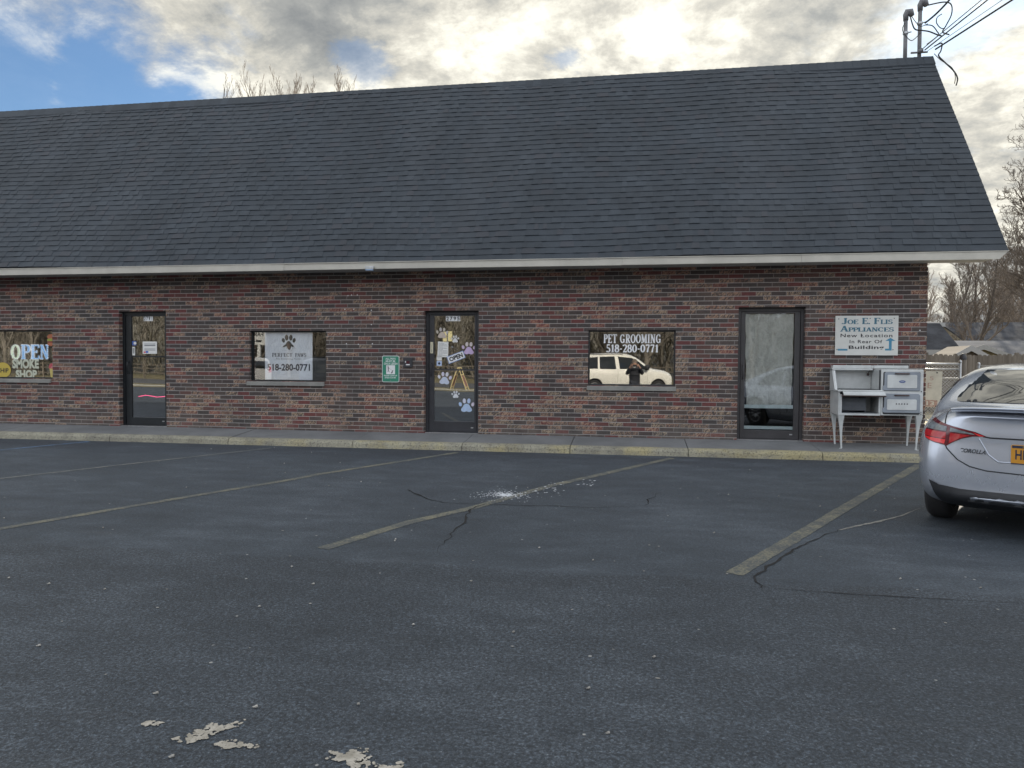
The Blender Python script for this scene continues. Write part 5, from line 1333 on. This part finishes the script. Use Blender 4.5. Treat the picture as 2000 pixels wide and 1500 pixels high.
    Mx = Matrix.Translation((px_, 0, .738)) @ Matrix(((0, 1, 0, 0), (-1, 0, 0, 0), (0, 0, 1, 0), (0, 0, 0, 1)))   # text frame: right of the picture = -y of the car
    mb = MB(); mb.prism([(a, c) for a, c in rrect(.155, .078, .012)], 0, .006, 'y', 0, Mx); pl = mb.build('number_plate', material('plate_amber', col=(.55, .25, .02), rough=.5), t, bevel=.001)
    mb = MB(); mb.prism([(-.148, .052), (.148, .052), (.148, .073), (-.148, .073)], -.0012, -.0003, 'y', 0, Mx); mb.prism([(-.155, -.078), (.155, -.078), (.155, -.070), (-.155, -.070)], -.0012, -.0003, 'y', 0, Mx)
    mb.build('plate_band', M_NAVY, pl)
    text_obj('plate_number', 'HK', -.125, -.030, -.040, .038, -.0014, M_NAVY, pl, bold=.02, M=Mx)
    text_obj('plate_words', 'NEW YORK', -.075, .075, .056, .069, -.0022, material('plate_gold', col=(.6, .4, .05)), pl, M=Mx)
    h_ = bv.ray_cast(Vector((-1, .42, .74)), Vector((1, 0, 0)))[0]
    Mb = Matrix.Translation((h_.x-.028, .42, .74)) @ Matrix.Rotation(-.36, 4, 'Z') @ Matrix(((0, 1, 0, 0), (-1, 0, 0, 0), (0, 0, 1, 0), (0, 0, 0, 1)))
    text_obj('badge', 'COROLLA', -.105, .105, -.016, .019, 0, M_SEAM, t, bold=.02, shear=.35, M=Mb)
    return t
hd = R(90-31)
ax = Vector((math.cos(hd), math.sin(hd)))        # nose direction
CARX, CARY = 3.615, -5.49                         # rear axle centre
sedan('parked_car', 'silver sedan parked nose-in at the right, its tail towards the viewer', (CARX-ax.x*1.0, CARY-ax.y*1.0, 0), hd, M_SILV)

def suv(name, label, loc, heading, paint, cat='car', L=5.2, H=1.95, tall=False, group=None):
    t = thing(name, label, cat, loc, heading, group); k = H/1.95
    st_ = [(0, .80, .45*k, 1.12*k, 1.55*k, .60, False), (.06, .93, .38*k, 1.14*k, 1.80*k, .68, False), (.25, .97, .36*k, 1.14*k, 1.90*k, .72, False), (1.2, .98, .34*k, 1.14*k, 1.95*k, .74, False), (2.3, .98, .34*k, 1.13*k, 1.95*k, .74, False),
           (2.9, .98, .34*k, 1.12*k, 1.90*k, .73, False), (3.4, .98, .34*k, 1.12*k, 1.62*k, .72, False), (3.75, .98, .34*k, 1.12*k, 1.26*k, .75, False), (4.0, .97, .34*k, 1.10*k, 1.20*k, .7, True), (4.55, .95, .36*k, 1.04*k, 1.14*k, .7, True), (4.82, .90, .38*k, .95*k, 1.02*k, .6, True), (4.92, .78, .45*k, .80*k, .88*k, .5, True)]
    st_ = [(s[0]*L/5.2, *s[1:]) for s in st_]; f = L/5.2
    body, bv = body_obj(st_, paint, t, (1.02*f, 4.12*f), .38, .97)
    for x in (1.02*f, 4.12*f):
        for sy in (1, -1): wheel(t, x, sy*.84, .375, .25, 6)
    for sy in (1, -1):
        side = lambda a, c, sy=sy: Vector((a*f, sy*2.5, c*k))
        for w_ in ([(.35, 1.20), (.42, 1.72), (1.20, 1.76), (1.20, 1.20)], [(1.30, 1.20), (1.30, 1.76), (2.05, 1.76), (2.12, 1.20)], [(2.28, 1.20), (2.22, 1.76), (2.85, 1.72), (3.20, 1.56), (3.62, 1.24), (3.62, 1.20)]):
            project('side_window', w_, bv, side, (0, -sy, 0), M_CGL, t)
        seam('door_seam', [(2.15, .5), (2.2, 1.2)], bv, side, (0, -sy, 0), M_SEAM, t); seam('door_seam', [(3.55, .5), (3.62, 1.2)], bv, side, (0, -sy, 0), M_SEAM, t)
        mb = MB(); mb.lathe([(0, -.13), (.10, -.11), (.13, 0), (.10, .11), (0, .13)], (3.50*f, sy*1.12, 1.27*k), (-.1, sy*.3, 1), 10); mb.tube([(3.55*f, sy*.95, 1.16*k), (3.5*f, sy*1.10, 1.2*k)], .025, 6); mb.build('side_mirror', M_PLAS, t)
        project('tail_lamp', [(.60*sy, .95*k), (.84*sy, .95*k), (.80*sy, 1.35*k), (.66*sy, 1.35*k)][::sy], bv, lambda a, c: Vector((-2, a, c)), (1, 0, 0), M_REDB, t, .008)
        project('headlamp', [(.45*sy, .82*k), (.78*sy, .82*k), (.78*sy, .98*k), (.5*sy, .96*k)][::sy], bv, lambda a, c: Vector((8, a, c)), (-1, 0, 0), M_CLRL, t, .008)
        seam('roof_rail', [(.6, 1.88), (2.7, 1.86)], bv, side, (0, -sy, 0), M_PLAS, t, .018, 10, .02)
    project('rear_window', [(-.58, 1.22*k), (.58, 1.22*k), (.52, 1.66*k), (-.52, 1.66*k)], bv, lambda a, c: Vector((-2, a, c)), (1, 0, 0), M_CGL, t, .008)
    project('windscreen', [(-.62, 1.26*k), (-.55, 1.74*k), (.55, 1.74*k), (.62, 1.26*k)], bv, lambda a, c: Vector((8, a, c)), (-1, 0, 0), M_CGL, t, .008)
    project('grille', [(-.42, .66*k), (-.42, .86*k), (.42, .86*k), (.42, .66*k)], bv, lambda a, c: Vector((8, a, c)), (-1, 0, 0), M_PLAS, t, .008)
    return t
suv('parked_van', 'cream white van parked behind the photographer, mirrored in the right window', (-3.05, -22.0, 0), R(-16), M_VAN, 'van', 5.2, 2.02)
suv('parked_suv', 'white SUV with red tail lamps mirrored in the poster window', (-20.9, -25.2, 0), R(205), car_paint('white_paint', (.75, .76, .78), 0.), 'car', 4.8, 1.8)
suv('parked_suv', 'black SUV parked on the lot, mirrored beside the white poster', (-13.6, -16.8, 0), R(30), M_DKCAR, 'car', 4.7, 1.72)

# ------------------------------------------------------------------ things across the lot, seen in the glass
def f_old(g, b, out): pass
t = thing('utility_pole', 'tall wooden pole carrying the service wires, behind the viewer', 'pole', (POLE[0], POLE[1], 0))
mb = MB(); mb.tube([(0, 0, 0), (0, 0, 10.6)], [.16, .11], 12); mb.build('shaft', M_WOOD, t)
mb = MB(); mb.box(-1.3, 1.3, -.06, .06, 9.75, 9.87); mb.build('crossarm', M_WOOD, t)
for x in (-1.15, -.75, .4, .8, 1.15):
    mb = MB(); mb.lathe([(.03, 0), (.045, .05), (.03, .09), (.045, .13), (0, .15)], (x, 0, 9.87), (0, 0, 1), 10); mb.build('insulator', M_STEEL, t)
t = thing('sandwich_board', 'folding wooden A-frame board standing at the edge of the lot', 'sign', (-9.95, -28, 0), 0)
for s_ in (-1, 1):
    M_ = Matrix.Rotation(s_*R(20), 4, 'Y'); M_ = Matrix.Translation((s_*.02, 0, 1.26)) @ Matrix.Rotation(-s_*R(20), 4, 'Y')
    mb = MB(); mb.box(-.02, .02, -.35, -.29, -1.34, 0, 0, M_); mb.box(-.02, .02, .29, .35, -1.34, 0, 0, M_)
    for z in (-1.2, -.5, -.06): mb.box(-.015, .015, -.29, .29, z, z+.06, 0, M_)
    mb.build('leg_frame', material('yellow_wood', col=(.62, .52, .28), rough=.7), t)
    mb = MB(); mb.box(-.008, .008, -.28, .28, -1.12, -.52, 0, M_); mb.build('board', material('dull_red_board', col=(.28, .14, .12), rough=.7), t)
t = thing('street_sign', 'pale sign board on a leaning post beside the road', 'sign', (-10.6, -28.3, 0), 0); t.rotation_euler = (0, R(-3), 0)
mb = MB(); mb.tube([(0, 0, 0), (0, 0, 3.4)], .04, 8); mb.build('post', M_PIPE, t)
mb = MB(); mb.box(-.28, .28, -.02, .0, 2.75, 3.35); mb.build('board', material('pale_yellow_board', col=(.6, .55, .32), rough=.6), t)
t = thing('roadside_sign', 'tall white lettered sign on a white post by the road', 'sign', (-21.9, -27, 0))
mb = MB(); mb.box(-.09, .09, -.06, .06, 0, 2.5); mb.build('post', M_WHITE, t)
mb = MB(); mb.box(-.42, .42, -.08, .08, 2.5, 3.4); mb.build('board', M_WHITE, t)
mb = MB()
for k_, s in enumerate(('FAR',)): pass
Mt = Matrix.Rotation(math.pi, 4, 'Z')
text_obj('lettering', 'FAR', -.33, .33, 3.0, 3.28, -.082, M_BLACK, t, bold=.02, M=Mt); text_obj('lettering', '-', -.2, .2, 2.68, 2.80, -.082, M_BLACK, t, M=Mt)
t = thing('rail_fence', 'low grey rail fence in front of the woods across the road', 'fence', (0, -44.5, 0))
mb = MB()
for z in (.45, .85, 1.2): mb.box(-60, 50, -.03, .03, z, z+.07)
mb.build('rail', M_WOOD, t)
for i in range(44):
    mb = MB(); mb.box(-60+i*2.5, -59.88+i*2.5, -.06, .06, 0, 1.35); mb.build('post', M_WOOD, t)

# ------------------------------------------------------------------ the photographer
def skinned(name, nodes, edges, mat, parent, sub=2, root=0):
    me = bpy.data.meshes.new(name); me.from_pydata([n[0] for n in nodes], edges, []); me.update()
    o = bpy.data.objects.new(name, me); COL.objects.link(o)
    m = o.modifiers.new('s', 'SKIN'); m.use_smooth_shade = True
    for i, n in enumerate(nodes):
        rr = n[1] if isinstance(n[1], tuple) else (n[1], n[1])
        me.skin_vertices[0].data[i].radius = rr; me.skin_vertices[0].data[i].use_root = (i == root)
    s_ = o.modifiers.new('u', 'SUBSURF'); s_.levels = s_.render_levels = sub
    dg = bpy.context.evaluated_depsgraph_get(); nm = bpy.data.meshes.new_from_object(o.evaluated_get(dg)); bpy.data.objects.remove(o)
    nm.name = name; nm.materials.clear(); nm.materials.append(mat)
    for p in nm.polygons: p.use_smooth = True
    o = bpy.data.objects.new(name, nm); COL.objects.link(o)
    if parent: o.parent = parent
    return o
SKIN = material('skin', col=(.50, .30, .22), rough=.55, var=.06, scale=20)
JACKET = material('black_jacket', col=(.018, .02, .028), rough=.8, bump=.4, bscale=40)
JEANS = material('dark_trousers', col=(.03, .035, .05), rough=.85)
P_ = thing('person', 'person in a dark jacket holding up a phone with both hands', 'person', (.045, -13.06, 0))
# local: +y is forwards (towards the shop); phone at (0, .40, 1.44)
N = [((0, 0, .90), (.15, .11)), ((0, -.01, 1.05), (.14, .10)), ((0, -.01, 1.22), (.165, .115)), ((0, -.02, 1.32), (.12, .09)), ((0, .0, 1.38), (.052, .052)), ((0, .04, 1.43), (.066, .078)), ((0, .05, 1.50), (.076, .092)), ((0, .045, 1.57), (.066, .080)),
     ((-.165, -.02, 1.30), .062), ((-.275, .06, 1.10), .050), ((-.165, .27, 1.36), .034), ((-.135, .335, 1.42), .026),
     ((.165, -.02, 1.30), .062), ((.285, .06, 1.12), .050), ((.185, .27, 1.36), .034), ((.155, .335, 1.42), .026),
     ((-.09, 0, .84), .095), ((-.105, .01, .48), .062), ((-.11, -.01, .09), .042), ((-.12, .14, .045), (.045, .035)),
     ((.09, 0, .84), .095), ((.105, .01, .48), .062), ((.11, -.01, .09), .042), ((.12, .14, .045), (.045, .035))]
Eg = [(0, 1), (1, 2), (2, 3), (3, 4), (4, 5), (5, 6), (6, 7), (2, 8) if 0 else (3, 8), (8, 9), (9, 10), (10, 11), (3, 12), (12, 13), (13, 14), (14, 15), (0, 16), (16, 17), (17, 18), (18, 19), (0, 20), (20, 21), (21, 22), (22, 23)]
skinned('body', N, Eg, SKIN, P_)
fat = lambda L, k: [(n[0], tuple(v+k for v in (n[1] if isinstance(n[1], tuple) else (n[1], n[1])))) for n in L]
J = fat([(N[0][0], (.18, .13)), (N[1][0], (.175, .125)), (N[2][0], (.20, .13)), N[3], ((0, -.01, 1.36), (.062, .062)), N[8], N[9], N[10], N[12], N[13], N[14], ((0, 0, .78), (.17, .12))], .018)
skinned('jacket', J, [(0, 1), (1, 2), (2, 3), (3, 4), (3, 5), (5, 6), (6, 7), (3, 8), (8, 9), (9, 10), (0, 11)], JACKET, P_)
Tn = fat([N[0], N[16], N[17], ((-.11, -.01, .12), .045), N[20], N[21], ((.11, -.01, .12), .045)], .012)
skinned('trousers', Tn, [(0, 1), (1, 2), (2, 3), (0, 4), (4, 5), (5, 6)], JEANS, P_)
for sx in (-1, 1):
    skinned('shoe', [((sx*.112, -.06, .05), (.048, .045)), ((sx*.116, .06, .048), (.05, .042)), ((sx*.122, .19, .038), (.046, .034))], [(0, 1), (1, 2)], M_BLACK, P_)
HAIR = material('grey_brown_hair', col=(.16, .13, .11), rough=.9)
mb = MB(); mb.lathe([(0, .125), (.05, .118), (.082, .085), (.098, .04), (.098, -.01), (.085, -.05)], (0, .028, 1.535), (0, -.35, 1), 20); mb.build('hair', HAIR, P_)
mb = MB(); mb.lathe([(0, .03), (.010, .022), (.015, .006), (.012, -.005)], (0, .135, 1.505), (0, 1, -.4), 10); mb.build('nose', SKIN, P_)
for sx in (-1, 1):
    mb = MB(); mb.lathe([(0, .012), (.008, .009), (.011, 0)], (sx*.030, .128, 1.535), (0, 1, 0), 12); mb.build('eye', M_WHITE, P_)
    mb = MB(); mb.ellipse(sx*.030, 1.535, .0045, .0045, 0, .140, .1415, n=10); mb.build('pupil', M_BLACK, P_)
    mb = MB(); mb.lathe([(0, .01), (.018, .007), (.026, 0), (.02, -.008)], (sx*.083, .035, 1.52), (sx, -.3, 0), 12); mb.build('ear', SKIN, P_)
mb = MB(); mb.tube([(-.024, .134, 1.462), (0, .142, 1.460), (.024, .134, 1.462)], .005, 6); mb.build('mouth', material('lip', col=(.38, .16, .14)), P_)
mb = MB(); mb.tube([(-.035, .10, 1.375), (0, .07, 1.36), (.035, .10, 1.375)], .014, 6); mb.build('shirt_collar', M_WHITE, P_)
# hands: palm, four fingers and thumb closing on the ends of the phone
for sx in (-1, 1):
    hx = sx*.125+.01; nodes = [((hx+sx*.012, .335, 1.415), (.024, .018)), ((hx, .365, 1.435), (.030, .015)), ((hx-sx*.004, .385, 1.455), (.028, .013))]; ed = [(0, 1), (1, 2)]
    for k_ in range(4):
        z = 1.475-.020*k_; b_ = len(nodes); l = (.045, .05, .048, .038)[k_]
        nodes += [((hx-sx*.002, .390, z), .0095), ((hx-sx*.012, .425, z+.004), .0088), ((hx-sx*(.012+l*.55), .4335, z+.003), .008), ((hx-sx*(.016+l), .430, z), .007)]
        ed += [(2, b_), (b_, b_+1), (b_+1, b_+2), (b_+2, b_+3)]
    b_ = len(nodes); nodes += [((hx-sx*.010, .375, 1.415), .011), ((hx-sx*.028, .388, 1.405), .010), ((hx-sx*.045, .396, 1.42), .008)]; ed += [(1, b_), (b_, b_+1), (b_+1, b_+2)]
    skinned('hand', nodes, ed, SKIN, P_, 2)
ph = thing('phone', 'black phone held sideways in front of the face', 'phone', (.055, -12.654, 1.425))
mb = MB(); mb.prism(rrect(.081, .039, .008), -.008, 0); mb.build('case', M_BLACK, ph, bevel=.001)
mb = MB(); mb.box(-.076, .076, -.0088, -.0082, -.035, .035); mb.build('screen', material('phone_screen', col=(.02, .02, .02), rough=.1, emit=((.5, .55, .6), .5)), ph)
for k_ in range(3):
    mb = MB(); mb.lathe([(.006, 0), (.006, .0012), (0, .0016)], (-.066, 0, .024-.017*k_), (0, 1, 0), 12); mb.build('lens', M_CGL, ph)
